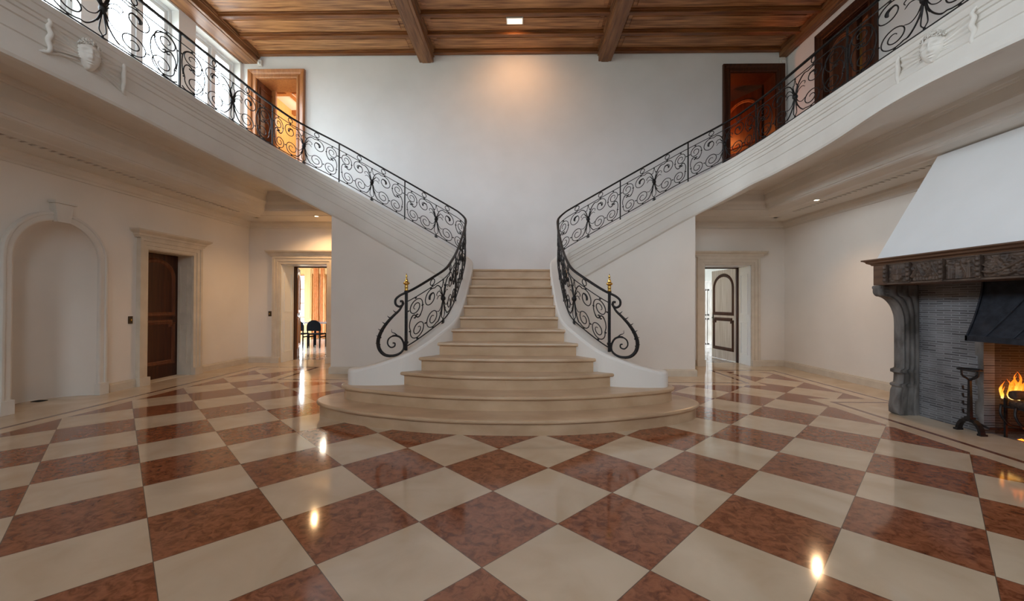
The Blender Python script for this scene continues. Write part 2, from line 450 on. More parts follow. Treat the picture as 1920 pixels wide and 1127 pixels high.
mb = MB(); cut_wall(mb,'x',ULX-.3,ULX,FY,BY,3.6,7.2,[(a,b,WZ0,WZ1) for a,b in WIN]); struct('wall_left_upper', mb, M['plaster'])
RD = (6.91,7.93,GZ,6.42)
mb = MB(); cut_wall(mb,'x',URX,URX+.3,FY,BY,3.6,7.2,[RD]); struct('wall_right_upper', mb, M['plaster'])
FW = [(-3.2,-1.4,4.1,6.5),(1.4,3.2,4.1,6.5)]  # unseen windows behind the camera, added and sized for light from the front
mb = MB(); cut_wall(mb,'y',FY-.4,FY,-6.6,6.6,0,7.2,FW); struct('wall_front', mb, M['plaster'])

# ------------------------------------------------------------------ ceiling
mb = MB(); mb.box(-6.6,FY-.4,CZ,6.6,BY+.5,CZ+.25)
for x0,x1 in ((-5.69,-2.13),(-1.76,1.84),(2.18,5.78)):
    k = 0; y = 8.985
    while y > FY:
        mb.box(x0+.06,y-.515,CZ-.018,x1-.06,y-.085,CZ,0)
        mb.box(x0+.14,y-.455,CZ-.03,x1-.14,y-.145,CZ-.015,0)
        y -= .6
struct('ceiling', mb, M['wood_ceil'], bevel=.006)
mb = MB()
for x0,x1 in ((-5.72,-2.09),(-1.80,1.88),(2.14,5.82)):
    y = 8.985
    while y > FY:
        mb.box(x0,y-.045,CZ-.075,x1,y+.045,CZ+.01); mb.box(x0,y-.065,CZ-.03,x1,y+.065,CZ+.01)
        y -= .6
struct('ceiling_ribs', mb, M['wood_rib'], bevel=.006)
def beam(x0, x1, zb, nm):
    mb = MB()
    mb.box(x0,FY,zb,x1,BY,CZ+.02); 
    for xx in (x0,x1):
        mb.box(xx-.022,FY,zb+.12,xx+.022,BY,zb+.15); mb.box(xx-.035,FY,CZ-.06,xx+.035,BY,CZ+.01)
    w = x1-x0
    mb.box(x0+.06,FY,zb-.012,x1-.06,BY,zb+.01)
    struct(nm, mb, M['wood_beam'], bevel=.008)
beam(-2.10,-1.79,6.70,'beam_left'); beam(1.87,2.15,6.70,'beam_right')
beam(-6.12,-5.715,6.715,'beam_window_wall'); beam(5.81,6.0,6.755,'beam_right_wall')

# ------------------------------------------------------------------ the balustrade line (right side; x mirrored for the left)
CP = [(1.86,5.13,.52),(1.58,5.13,.60),(1.29,5.20,.722),(1.02,5.50,.935),(.885,5.75,1.08),(.842,6.02,1.228),(.832,6.33,1.372),
      (.828,6.65,1.55),(.826,7.0,1.765),(.83,7.3,1.955),(.865,7.58,2.16),(1.0,7.69,2.305),(1.2,7.70,2.43),(1.6,7.70,2.66),(2.053,7.70,2.92),
      (2.6,7.70,3.23),(3.1,7.70,3.515),(3.45,7.69,3.70),(3.78,7.60,3.855),(4.02,7.36,3.955),(4.125,7.0,4.0),(4.15,6.6,4.0),(4.15,6.0,4.0),(4.15,5.0,4.0),
      (4.15,4.0,4.0),(4.15,3.0,4.0),(4.15,2.0,4.0),(4.15,1.0,4.0),(4.15,0,4.0),(4.15,-1.5,4.0),(4.15,FY+.02,4.0)]
PATH = catmull(CP, 10)
CUM = [0]
for a, b in zip(PATH, PATH[1:]): CUM.append(CUM[-1] + (b-a).xy.length)
def at(s):
    if s <= 0:
        d = (PATH[1]-PATH[0]); k = s/d.xy.length; return PATH[0] + d*k
    lo, hi = 0, len(CUM)-1
    if s >= CUM[-1]: return PATH[-1].copy()
    while hi - lo > 1:
        m = (lo+hi)//2
        if CUM[m] <= s: lo = m
        else: hi = m
    return PATH[lo].lerp(PATH[hi], (s-CUM[lo])/(CUM[hi]-CUM[lo]))
def s_of(x, y):
    q = Vector((x,y)); best = None
    for k in range(len(PATH)-1):
        a = PATH[k].xy; d = PATH[k+1].xy - a; t = min(1,max(0,(q-a).dot(d)/max(d.dot(d),1e-12))); e = (a+d*t-q).length
        if best is None or e < best[0]: best = (e, CUM[k]+t*(CUM[k+1]-CUM[k]))
    return best[1]
S_NEWEL = s_of(1.29,5.20); S_P1 = s_of(.832,6.3); S_CORNER = s_of(.87,7.59); S_F1 = s_of(2.03,7.7); S_F2 = S_F1+1.26
S_G0 = s_of(4.127,6.97); S_G1 = S_G0+1.905; S_G2 = S_G1+1.905; S_G3 = S_G2+1.905
RAIL = .752

# ------------------------------------------------------------------ main stair
RISE = .164
def riser_y(i): return 4.155 + .303*(i-1)
NOSE = {
 1:[(0,4.12),(.35,4.13),(.675,4.165),(1.0,4.23),(1.285,4.315),(1.55,4.405),(1.80,4.517),(2.03,4.65),(2.22,4.806),(2.31,4.95),(2.33,5.08),(2.28,5.25),(2.1,5.45),(1.8,5.58),(1.4,5.62)],
 2:[(0,4.445),(.4,4.46),(.8,4.515),(1.155,4.605),(1.55,4.74),(1.8,4.84),(1.99,4.957),(2.065,5.08),(2.07,5.2),(1.98,5.36),(1.75,5.48),(1.4,5.54)],
 3:[(0,4.755),(.4,4.775),(.8,4.85),(1.15,4.97),(1.45,5.10)],
 4:[(0,5.055),(.5,5.075),(.9,5.12),(1.2,5.18)],
 5:[(0,5.355),(.5,5.365),(1.0,5.40)]}
def nose_half(i):
    if i in NOSE: return [tuple(p) for p in catmull([(x,y,0) for x,y in NOSE[i]], 5)]
    return [(0,riser_y(i)-.035,0),(.86 if i > 6 else .9,riser_y(i)-.035,0)]
def outline(i, inset=0):
    h = nose_half(i)
    if inset:
        q = []
        for k, p in enumerate(h):
            a = Vector(h[max(k-1,0)]); b = Vector(h[min(k+1,len(h)-1)]); d = (b-a).xy.normalized()
            if k == 0: d = Vector((1,0))
            q.append((p[0]-d.y*inset, p[1]+d.x*inset))
        h = [(max(x,0),y) for x,y in q]
    else: h = [(p[0],p[1]) for p in h]
    back = max(riser_y(i+1)+.08, h[-1][1]) if i < 12 else 7.9
    right = h + [(h[-1][0], back)] if i > 2 else h
    left = [(-x,y) for x,y in right[1:]][::-1]
    return left + right
stair = thing('grand_staircase', 'cream limestone staircase with rounded lower steps splitting into two upper flights', 'staircase', (0,4.12,0))
for i in range(1,13):
    mb = MB(); z1 = i*RISE
    mb.prism(outline(i,.035), max(0,z1-RISE-.02), z1-.03)
    ol = outline(i)
    st = mb.obj('step', M['stair_stone'], stair)
    # tread with rounded nosing
    n = len(ol); mt = MB()
    cx = 0; cy = sum(p[1] for p in ol)/n
    rings = []
    for ins, z in ((.018,z1-.042),(.004,z1-.036),(0,z1-.022),(.004,z1-.007),(.016,z1)):
        o2 = outline(i, ins) if ins else ol
        rings.append([(x,y,z) for x,y in o2])
    vs = [p for r in rings for p in r]; fs = []
    for r in range(4):
        for k in range(n):
            k2 = (k+1) % n; fs.append((r*n+k, r*n+k2, (r+1)*n+k2, (r+1)*n+k))
    fs.append(tuple(reversed(range(n)))); fs.append(tuple(range(4*n,5*n)))
    mt.add(vs, fs)
    mt.obj('tread', M['stair_stone'], st)
mb = MB(); mb.box(-1.02,7.48,1.3,1.02,BY-.002,12*RISE-.001); mb.obj('landing', M['stair_stone'], stair)
for sx in (1,-1):
    # low white wall that carries the railing
    mb = MB()
    seg = [p for p,c in zip(PATH,CUM) if c <= s_of(1.0,7.69)+1e-3]
    prof = [(-.135,-9),(-.135,-.035),(-.128,-.012),(-.11,0),(.11,0),(.128,-.012),(.135,-.035),(.135,-9)]
    mb.sweep([tuple(p) for p in seg], prof, smooth=False)
    mb.v = [(x,y,max(z,.0)) for x,y,z in mb.v]
    # rounded end
    c = PATH[0]
    d = (PATH[0]-PATH[1]).xy.normalized(); a0 = math.atan2(d.y,d.x)
    def nub(u, v):
        a = a0 - PI/2 + PI*u; sl = .30*0
        zs = [0,.485,.508,.52]; rs = [.135,.135,.128,.11]
        k = min(int(v*3+1e-6),3); 
        return (c.x+rs[k]*math.cos(a), c.y+rs[k]*math.sin(a), zs[k])
    mb.grid(nub, 16, 3)
    mb.add([(c.x+.11*math.cos(a0-PI/2+PI*k/16), c.y+.11*math.sin(a0-PI/2+PI*k/16), .52) for k in range(17)], [tuple(range(17))])
    if sx < 0: mb.mirror_x()
    mb.obj('stair_curb', M['curb'], stair)
    # side flight
    X0 = .97
    for j in range(11):
        m2 = MB(); x = X0 + j*.268; z = 12*RISE + (j+1)*(GZ-12*RISE)/12
        m2.box(x-.03,7.83,z-.04,min(x+.32,3.94),BY-.002,z); m2.box(x,7.84,max(z-.45,3.635) if x > 3.2 else z-.45,min(x+.30,3.94),BY-.002,z-.035)
        if sx < 0: m2.mirror_x()
        m2.obj('step', M['stair_stone'], stair)
    m2 = MB(); m2.extr([(.9,1.5),(3.4,2.92),(3.4,3.25),(.9,1.75)],'y',7.84,BY-.002)
    if sx < 0: m2.mirror_x()
    m2.obj('flight_soffit', M['stucco'], stair)

# walls below the upper flights
for sx, nm in ((-1,'left'),(1,'right')):
    mb = MB()
    mb.extr([(.86,0),(UX,0),(UX,3.78-.66),(2.053,2.94-.62),(.86,2.22-.6)],'y',UY-.01,UY+.2)
    mb.box(UX-.2,UY,0,UX,BY-.004,3.2)
    if sx < 0: mb.mirror_x()
    mb.obj('supporting_wall', M['plaster_warm_lit'], stair)

# ------------------------------------------------------------------ galleries: moulded string / fascia, floor, tray ceiling
def gallery(sx, nm):
    mb = MB()
    i0 = CUM.index(next(c for c in CUM if c >= S_CORNER-.02))
    seg = PATH[i0:]; cs = CUM[i0:]
    prof = [(-.10,-.70),(-.10,0),(.085,0),(.10,-.012),(.10,-.075),(.092,-.085),(.092,-.155),(.080,-.165),(.080,-.20),(.068,-.21),(.068,-.27),(.056,-.28),(.056,-.43),(.046,-.44),
            (.046,-.52),(.046,-.60),(.04,-.66),(.025,-.69),(-.01,-.70)]
    sG = s_of(4.12,7.0); sA = sG - 1.1
    hs = []
    for c in cs:
        t = min(1,max(0,(c-sA)/(sG-sA))); t = t*t*(3-2*t); hs.append(1 + (.895-1)*t)
    def mod(i, j, o, dz, p):
        if p.x > 4.0 and p.y < 7 and o > -.05 and dz < -.05:
            g = math.exp(-((p.y-4.0)/1.05)**2)
            o += (.17*g*max(0,(-dz-.15)/.5)**1.5 + .03*g)*(1 if sx > 0 else .3)
        return o
    # extra samples on the straight so that the swelling is smooth
    pts = []; hh = []
    for k in range(len(seg)-1):
        L = cs[k+1]-cs[k]; m = max(1,int(L/.12))
        for q in range(m):
            f = q/m; pts.append(tuple(seg[k].lerp(seg[k+1],f))); hh.append(hs[k]+(hs[k+1]-hs[k])*f)
    pts.append(tuple(seg[-1])); hh.append(hs[-1])
    mb.sweep(pts, prof, hs=hh, mod=mod, close_prof=True)
    if sx < 0: mb.mirror_x()
    g = struct('gallery_'+nm, mb, M['stucco'])
    m2 = MB(); W = 6.1 if sx < 0 else 5.99
    m2.prism([(4.2,FY),(W,FY),(W,BY),(3.95,BY),(3.95,7.82),(4.2,7.1)], 3.62, GZ)
    m2.prism([(4.2,FY),(WX,FY),(WX,BY),(3.6,BY),(3.6,7.82),(3.8,7.78),(4.0,7.68),(4.14,7.45),(4.2,7.1)], 3.54, 3.62)
    if sx < 0: m2.mirror_x()
    struct('ceiling_gallery_'+nm, m2, M['stucco'])
    # cornice, soffit and cove under the gallery, mitred in the corner
    m3 = MB()
    path = [(WX,FY,0),(WX,BY,0),(UX,BY,0)]
    prof = [(0,2.995),(.02,3.0),(.022,3.03),(.04,3.045),(.055,3.08),(.075,3.105),(.08,3.14),(.44,3.14),(.44,3.19),(.52,3.19),(.52,3.14),(.66,3.14),(.67,3.132),(.70,3.132),(.72,3.145),
            (.80,3.155),(.90,3.175),(.93,3.19),(.935,3.205),(.955,3.21),(.965,3.25),(.985,3.295),(1.015,3.325),(1.03,3.34),(1.035,3.36),(1.04,3.47),(1.055,3.475),(1.06,3.495),(1.075,3.50),(1.09,3.545),(1.27,3.55),(1.27,3.6),(0,3.6)]
    m3.sweep(path, prof, side=-1, close_prof=True)
    # teeth across the slot along the side
    y = 7.92
    while y > FY:
        m3.box(WX-.53,y-.026,3.136,WX-.43,y+.026,3.2); y -= .1
    y = -UX
    if sx < 0: m3.mirror_x()
    # hidden dark back of the slot
    struct('trim_cornice_'+nm, m3, M['stucco'])
    m4 = MB(); m4.box(WX-.525,FY,3.185,WX-.435,8.05,3.192)
    if sx < 0: m4.mirror_x()
    struct('trim_vent_'+nm, m4, M['slot'])
    m5 = MB(); m5.box(WX-.53,8.0,3.139,WX-.43,BY-.43,3.19); m5.box(UX,BY-.53,3.139,WX-.43,BY-.43,3.19)
    if sx < 0: m5.mirror_x()
    struct('trim_soffit_'+nm, m5, M['stucco'])
gallery(1,'right'); gallery(-1,'left')

# ------------------------------------------------------------------ stone baseboards
def base(nm, pts, side):
    mb = MB(); mb.sweep([(x,y,0) for x,y in pts], [(0,0),(.028,0),(.028,.105),(.022,.112),(.018,.128),(0,.132)], side=side, close_prof=True)
    struct('baseboard_'+nm, mb, M['stone'])
base('right', [(WX,FY),(WX,BY),(5.40,BY)], -1)
base('back_right', [(4.0,BY),(UX,BY),(UX,UY-.01),(.98,UY-.01)], -1)
base('left', [(-5.36,BY),(-WX,BY),(-WX,7.65)], -1)
base('left_mid', [(-WX,6.35),(-WX,5.94)], -1)
base('left_front', [(-WX,4.67),(-WX,FY)], -1)
base('back_left', [(-.98,UY-.01),(-UX,UY-.01),(-UX,BY),(-3.95,BY)], -1)

# ------------------------------------------------------------------ stone door cases (axis: wall they stand on)
def casing(u0, u1, top, width=.17):
    """local: x along wall, y out of wall (towards -y), z up; returns MB"""
    mb = MB()
    prof = [(0,0),(0,.035),(.03,.04),(.055,.04),(.06,.055),(.12,.055),(.125,.07),(width,.07),(width,0)]   # (across, out)
    def ring(pt, du, dz):
        return [(pt[0]+du*a, -o, pt[1]+dz*a) for a,o in prof]
    rings = [ring((u0,0),-1,0), ring((u0,top),-1,1), ring((u1,top),1,1), ring((u1,0),1,0)]
    m = len(prof); vs = [p for r in rings for p in r]; fs = []
    for i in range(3):
        for j in range(m-1): fs.append((i*m+j,(i+1)*m+j,(i+1)*m+j+1,i*m+j+1))
    mb.add(vs, fs)
    for u, d in ((u0,-1),(u1,1)): mb.box(u-.004*d,-.085,0,u+d*(width+.01),0,.13)
    # frieze and head cornice
    hp = [(0,top+width),(.06,top+width),(.06,top+width+.02),(.075,top+width+.03),(.085,top+width+.06),(.11,top+width+.075),(.14,top+width+.10),(.145,top+width+.125),(0,top+width+.13)]
    a = [(u0-width,0,0),(u0-width,-.0001,0),(u1+width,-.0001,0),(u1+width,0,0)]
    pth = [(u0-width+.02,.0,0),(u0-width+.02,-.02,0),(u1+width-.02,-.02,0),(u1+width-.02,0,0)]
    mb.sweep(pth, hp, side=1, caps=False)
    mb.box(u0-width,-.05,top+width-.005,u1+width,0,top+width+.128)
    return mb
def place_back(mb): mb.xf(Matrix.Translation((0,BY,0))); return mb
def place_left(mb):   # wall x=-WX, local x -> world y, out -> +x
    mb.xf(Matrix(((0,-1,0,-WX),(1,0,0,0),(0,0,1,0),(0,0,0,1)))); return mb
struct('trim_1', place_back(casing(LL[0],LL[1],2.20)), M['stone'])
struct('trim_2', place_back(casing(LR[0],LR[1],2.20)), M['stone'])
struct('trim_3', place_left(casing(LDO[0],LDO[1],2.20)), M['stone'])
# niche surround with keystone
mb = MB(); W_ = .12
prof = [(0,0),(0,.03),(.02,.038),(.075,.038),(.08,.05),(.11,.05),(W_,.03),(W_,0)]
rings = []
for p, d in [((NY-NR,0),(-1,0)),((NY-NR,NS),(-1,0))] + [((NY-NR*math.cos(PI*k/28),NS+NR*math.sin(PI*k/28)),(-math.cos(PI*k/28),math.sin(PI*k/28))) for k in range(1,28)] + [((NY+NR,NS),(1,0)),((NY+NR,0),(1,0))]:
    rings.append([(-WX+o, p[0]+d[0]*a, p[1]+d[1]*a) for a,o in prof])
m = len(prof)
mb.add([q for r in rings for q in r], [(i*m+j,(i+1)*m+j,(i+1)*m+j+1,i*m+j+1) for i in range(len(rings)-1) for j in range(m-1)])
for y in (NY-NR-W_/2, NY+NR+W_/2): mb.box(-WX-.02,y-W_/2-.008,0,-WX+.065,y+W_/2+.008,.17)
mb.extr([(NY-.075,NS+NR-.02),(NY+.075,NS+NR-.02),(NY+.115,NS+NR+.22),(NY-.115,NS+NR+.22)],'x',-WX,-WX+.085)
mb.box(-WX,NY-.135,NS+NR+.22,-WX+.11,NY+.135,NS+NR+.25)
struct('trim_niche', mb, M['stucco'], bevel=.004)

# ------------------------------------------------------------------ panelled door leaves
def leaf_mbs(w, h, t=.045, arch=True, inset=.10):
    """local: hinge edge at x=0, leaf to +x, thickness centred on y, z up"""
    body = MB(); body.box(0,-t/2,0,w,t/2,h)
    mo = MB()
    def frame(pts, r=.042):
        for side in (-1,1):
            ring = [(x, side*(t/2), z) for x,z in pts]
            n = len(ring)
            prof = [(-r,0),(-r*.6,.014),(-r*.1,.016),(r*.2,.024),(r*.6,.018),(r,0)]
            rings = []
            for i in range(n):
                p = Vector((pts[i][0],pts[i][1])); a = (p-Vector(pts[i-1])).normalized(); b = (Vector(pts[(i+1)%n])-p).normalized()
                n1 = Vector((a.y,-a.x)); n2 = Vector((b.y,-b.x)); nn = (n1+n2).normalized(); nn /= max(.4,nn.dot(n1))
                rings.append([(p.x+nn.x*o, side*(t/2+q-.001), p.y+nn.y*o) for o,q in prof])
            m = len(prof)
            mo.add([q for rr in rings for q in rr], [(i*m+j,((i+1)%n)*m+j,((i+1)%n)*m+j+1,i*m+j+1) for i in range(n) for j in range(m-1)])
    x0, x1 = inset, w-inset
    zl0, zl1 = .26*h/2.2, .98*h/2.2
    zu0, zu1 = 1.12*h/2.2, h-.13
    frame([(x0,zl0),(x1,zl0),(x1,zl1-.05),(x1-.06,zl1-.05),(x1-.06,zl1),(x0+.06,zl1),(x0+.06,zl1-.05),(x0,zl1-.05)])
    if arch:
        c = (x0+x1)/2; r = (x1-x0)/2; rz = min(r*.85,.3)
        top = [(c+r*math.cos(PI*k/14), zu1-rz+rz*math.sin(PI*k/14)) for k in range(15)]
        frame([(x0,zu0),(x1,zu0)] + top)
    else: frame([(x0,zu0),(x1,zu0),(x1,zu1),(x0,zu1)])
    return body, mo
def leaf(parent, name, w, h, hinge, ang, m_body, m_mould, handle=True, arch=True, inset=.1):
    body, mo = leaf_mbs(w, h, arch=arch, inset=inset)
    T = Matrix.Translation(hinge) @ Matrix.Rotation(ang,4,'Z')
    body.xf(T); mo.xf(T)
    b = body.obj(name, m_body, parent)
    mo.obj('panel_moulding', m_mould, b)
    if handle:
        hd = MB()
        for s in (-1,1):
            hd.tube([(w-.07,s*.022,h*.46),(w-.07,s*.065,h*.46),(w-.17,s*.065,h*.455)], .009, 8)
            hd.box(w-.09,s*.022,h*.40,w-.05,s*.03,h*.52)
        hd.xf(T); hd.obj('door_handle', M['dark_metal'], b)
    return b
def door(nm, loc):
    d = bpy.data.objects.new(nm, None); COL.objects.link(d); d.location = loc; ORG[d.name] = Vector(loc); d['kind'] = 'structure'; return d
def jamb(parent, u0, u1, top, y0, y1, m=None):
    """white panelled lining of an opening through the back wall"""
    mb = MB()
    for x, s in ((u0,1),(u1,-1)):
        mb.box(x,y0,0,x+s*.012,y1,top)
        for z0,z1 in ((.22,.95),(1.12,2.02)):
            mb.box(x+s*.011,y0+.09,z0,x+s*.026,y0+.115,z1); mb.box(x+s*.011,y1-.175,z0,x+s*.026,y1-.15,z1)
            mb.box(x+s*.011,y0+.115,z0,x+s*.026,y1-.175,z0+.025); mb.box(x+s*.011,y0+.115,z1-.025,x+s*.026,y1-.175,z1)
    mb.box(u0,y0,top-.012,u1,y1,top)
    f = MB()
    f.box(u0,y1-.06,0,u0+.035,y1,top); f.box(u1-.035,y1-.06,0,u1,y1,top); f.box(u0,y1-.06,top-.035,u1,y1,top)
    f.obj('door_frame', M['wood_dark'], parent)
    return mb.obj('door_lining', m or M['white_paint'], parent)
d = door('door_1',(-4.7,BY,0)); jamb(d,LL[0],LL[1],2.2,BY+.002,BY+.55)
leaf(d,'door_leaf',.98,2.17,(-5.15,BY+.56,.012),math.radians(115),M['wood_door'],M['wood_casing'])
d = door('door_2',(4.65,BY,0)); jamb(d,LR[0],LR[1],2.2,BY+.002,BY+.54)
leaf(d,'door_leaf',.96,2.17,(5.175,BY+.55,.012),math.radians(96),M['lit_door'],M['wood_dark'])
d = door('door_3',(-6.2,7.0,0)); leaf(d,'door_leaf',.93,2.20,(-6.2,7.465,.001),-PI/2,M['wood_dark'],M['wood_door'],handle=False)
mb = MB(); e1 = LDO[1]; e0 = LDO[0]
mb.box(-WX-.28,e1-.012,0,-WX,e1,2.2)
for z0,z1 in ((.22,.95),(1.12,2.02)):
    mb.box(-WX-.22,e1-.024,z0,-WX-.20,e1-.011,z1); mb.box(-WX-.095,e1-.024,z0,-WX-.075,e1-.011,z1); mb.box(-WX-.20,e1-.024,z0,-WX-.095,e1-.011,z0+.02); mb.box(-WX-.20,e1-.024,z1-.02,-WX-.095,e1-.011,z1)
mb.box(-WX-.28,e0,0,-WX,e0+.012,2.2); mb.box(-WX-.28,e0,2.188,-WX,e1,2.2); mb.box(-WX-.28,e0,0,-WX,e1,.003)
mb.obj('door_lining', M['stone'], d)
mb = MB(); mb.box(-WX-.36,6.4,-.1,-WX-.342,7.6,2.3); struct('wall_door_backing', mb, M['wood_dark'])
# upper doors with timber cases
def wcasing(u0, u1, top, z0, width):
    mb = MB()
    prof = [(0,0),(0,.03),(.02,.045),(.05,.045),(.06,.03),(.09,.035),(.11,.06),(.15,.07),(width-.01,.075),(width,.06),(width,0)]
    rings = [[(u0-a,-o,z0) for a,o in prof],[(u0-a,-o,top+a) for a,o in prof],[(u1+a,-o,top+a) for a,o in prof],[(u1+a,-o,z0) for a,o in prof]]
    m = len(prof)
    mb.add([p for r in rings for p in r], [(i*m+j,(i+1)*m+j,(i+1)*m+j+1,i*m+j+1) for i in range(3) for j in range(m-1)])
    return mb
d = door('door_4',(-5.31,BY,GZ)); c = place_back(wcasing(ULD[0],ULD[1],6.365,GZ,.19)); c.obj('door_case', M['wood_casing'], d)
mb = MB(); mb.box(ULD[0],BY,GZ,ULD[0]+.015,BY+.62,6.365)
for z0,z1 in ((.2,1.0),(1.15,2.3)):
    for a,b in ((BY+.08,BY+.11),(BY+.51,BY+.54)): mb.box(ULD[0]+.015,a,GZ+z0,ULD[0]+.03,b,GZ+z1)
    for z in (z0,z1-.03): mb.box(ULD[0]+.014,BY+.11,GZ+z,ULD[0]+.03,BY+.51,GZ+z+.03)
mb.obj('door_lining', M['wood_door'], d)
mb = MB(); mb.box(ULD[1]-.015,BY,GZ,ULD[1],BY+.55,6.365); mb.box(ULD[0],BY,6.35,ULD[1],BY+.55,6.365); mb.box(ULD[0]+.015,BY+.5,GZ,ULD[0]+.11,BY+.56,6.35); mb.obj('door_lining', M['wood_casing'], d)
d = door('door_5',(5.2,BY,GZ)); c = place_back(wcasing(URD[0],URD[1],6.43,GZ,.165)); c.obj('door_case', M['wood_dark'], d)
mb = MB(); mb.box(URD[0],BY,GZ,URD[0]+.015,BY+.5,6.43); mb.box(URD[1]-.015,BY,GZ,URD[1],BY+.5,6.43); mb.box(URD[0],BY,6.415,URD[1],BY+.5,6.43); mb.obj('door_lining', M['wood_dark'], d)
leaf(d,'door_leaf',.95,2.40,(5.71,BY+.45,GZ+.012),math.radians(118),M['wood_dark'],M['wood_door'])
d = door('door_6',(URX,7.42,GZ)); c = wcasing(-7.93,-6.91,6.42,GZ,.17); c.xf(Matrix(((0,1,0,URX),(-1,0,0,0),(0,0,1,0),(0,0,0,1)))); c.obj('door_case', M['wood_dark'], d)
mb = MB(); mb.box(URX,7.915,GZ,URX+.29,7.93,6.42); mb.box(URX,6.91,GZ,URX+.29,6.925,6.42); mb.box(URX,6.91,6.405,URX+.29,7.93,6.42); mb.obj('door_lining', M['wood_dark'], d)
leaf(d,'door_leaf',.66,2.47,(URX+.10,7.925,GZ+.012),-PI/2,M['wood_dark'],M['wood_door'],inset=.07)
leaf(d,'door_leaf',.33,2.47,(URX+.10,6.915,GZ+.012),math.radians(78),M['wood_dark'],M['wood_door'],handle=False,inset=.06,arch=False)
mb = MB(); mb.box(URX+.28,6.7,GZ-.1,URX+.3,8.0,6.6); struct('wall_closet_back', mb, M['wood_yellow'])

# ------------------------------------------------------------------ windows
def window_x(k, y0, y1):
    d = door('window_%d'%k, (ULX-.18,(y0+y1)/2,WZ0))
    X = ULX-.2; fr = MB(); t = .055
    def rect(mb, a, b, z0, z1, w, x0, x1):
        mb.box(x0,a,z0,x1,a+w,z1); mb.box(x0,b-w,z0,x1,b,z1); mb.box(x0,a+w,z0,x1,b-w,z0+w); mb.box(x0,a+w,z1-w,x1,b-w,z1)
    rect(fr,y0,y1,WZ0,WZ1,t,X-.05,X+.06); fr.box(X-.05,(y0+y1)/2-.04,WZ0+t,X+.06,(y0+y1)/2+.04,WZ1-t)
    fr.obj('window_frame', M['white_paint'], d, bevel=.006)
    for a,b in ((y0+t,(y0+y1)/2-.04),((y0+y1)/2+.04,y1-t)):
        sa = MB(); rect(sa,a+.004,b-.004,WZ0+t+.004,WZ1-t-.004,.065,X-.02,X+.035)
        s = sa.obj('sash', M['white_paint'], d, bevel=.005)
        pn = MB(); pn.box(X,a+.06,WZ0+t+.06,X+.006,b-.06,WZ1-t-.06); pn.obj('pane', M['glass'], s)
for k,(a,b) in enumerate(WIN): window_x(k+1,a,b)
for k,(x0,x1,z0,z1) in enumerate(FW):
    d = door('window_%d'%(k+8), ((x0+x1)/2,FY-.2,z0)); fr = MB(); t = .07; Y = FY-.2
    fr.box(x0,Y-.05,z0,x0+t,Y+.05,z1); fr.box(x1-t,Y-.05,z0,x1,Y+.05,z1)
    for z in (z0,z0+1.45,z1-t): fr.box(x0,Y-.05,z,x1,Y+.05,z+t)
    fr.box((x0+x1)/2-.035,Y-.05,z0,(x0+x1)/2+.035,Y+.05,z1)
    f = fr.obj('window_frame', M['white_paint'], d)
    pn = MB(); pn.box(x0+.03,Y-.003,z0+.03,x1-.03,Y+.003,z1-.03); pn.obj('pane', M['glass'], f)

# ------------------------------------------------------------------ wrought iron balustrades
def spiral(cx, cy, R, a0, turns, d, end=.2, n=44):
    out = []
    for k in range(n+1):
        t = k/n; a = math.radians(a0) + d*turns*2*PI*t
        r = R*(1 - t*(1-end)) if t < .999 else R*end
        r = R*((1-t)**.9*(1-end) + end)
        out.append((cx + r*math.cos(a), cy + r*math.sin(a)))
    return out
def smooth2(pts, sub=5): return [(p.x,p.y) for p in catmull([(x,y,0) for x,y in pts], sub)]
HW = .615
def half_pattern():
    """strokes (list of 2D points, thick, taper) of half a panel; post at x=0, centre at x=HW"""
    S = []
    # upper inner scroll, sprung from the knot
    s1 = spiral(.365,.495,.118,55,1.55,1,.16)
    S.append((smooth2([(.605,.40),(.585,.475),(.545,.555),(.485,.602)] + [s1[0]]) + s1[1:], 1))
    # lower inner scroll
    s2 = spiral(.40,.205,.122,-55,1.75,-1)
    S.append((smooth2([(.605,.345),(.585,.24),(.545,.155),(.50,.105)] + [s2[0]]) + s2[1:], 1))
    # upper outer scroll with a small return curl
    s3 = spiral(.115,.50,.108,-15,1.7,1)
    S.append((smooth2([(.150,.385),(.128,.398),(.128,.365),(.165,.352),(.20,.385),(.222,.44)] + [s3[0]]) + s3[1:], 1))
    # lower outer scroll
    s4 = spiral(.15,.198,.115,165,1.8,1)
    S.append((smooth2([(.085,.375),(.105,.365),(.11,.395),(.075,.412),(.040,.375),(.024,.30)] + [s4[0]]) + s4[1:], 1))
    # leaf sprays by the knot
    S.append((smooth2([(.60,.385),(.565,.47),(.515,.51),(.475,.485),(.485,.455)]), .8))
    S.append((smooth2([(.60,.375),(.56,.43),(.515,.445),(.48,.415)]), .8))
    S.append((smooth2([(.60,.34),(.565,.265),(.52,.235),(.475,.255)]), .8))
    S.append((smooth2([(.345,.475),(.352,.515),(.372,.535),(.402,.542),(.42,.53)]), 1.5))
    return S
HALF = half_pattern()
def collars():
    return [(.222,.47),(.272,.205),(.115,.615),(.14,.08),(.40,.082),(.37,.615),(.008,.50),(.03,.23)]
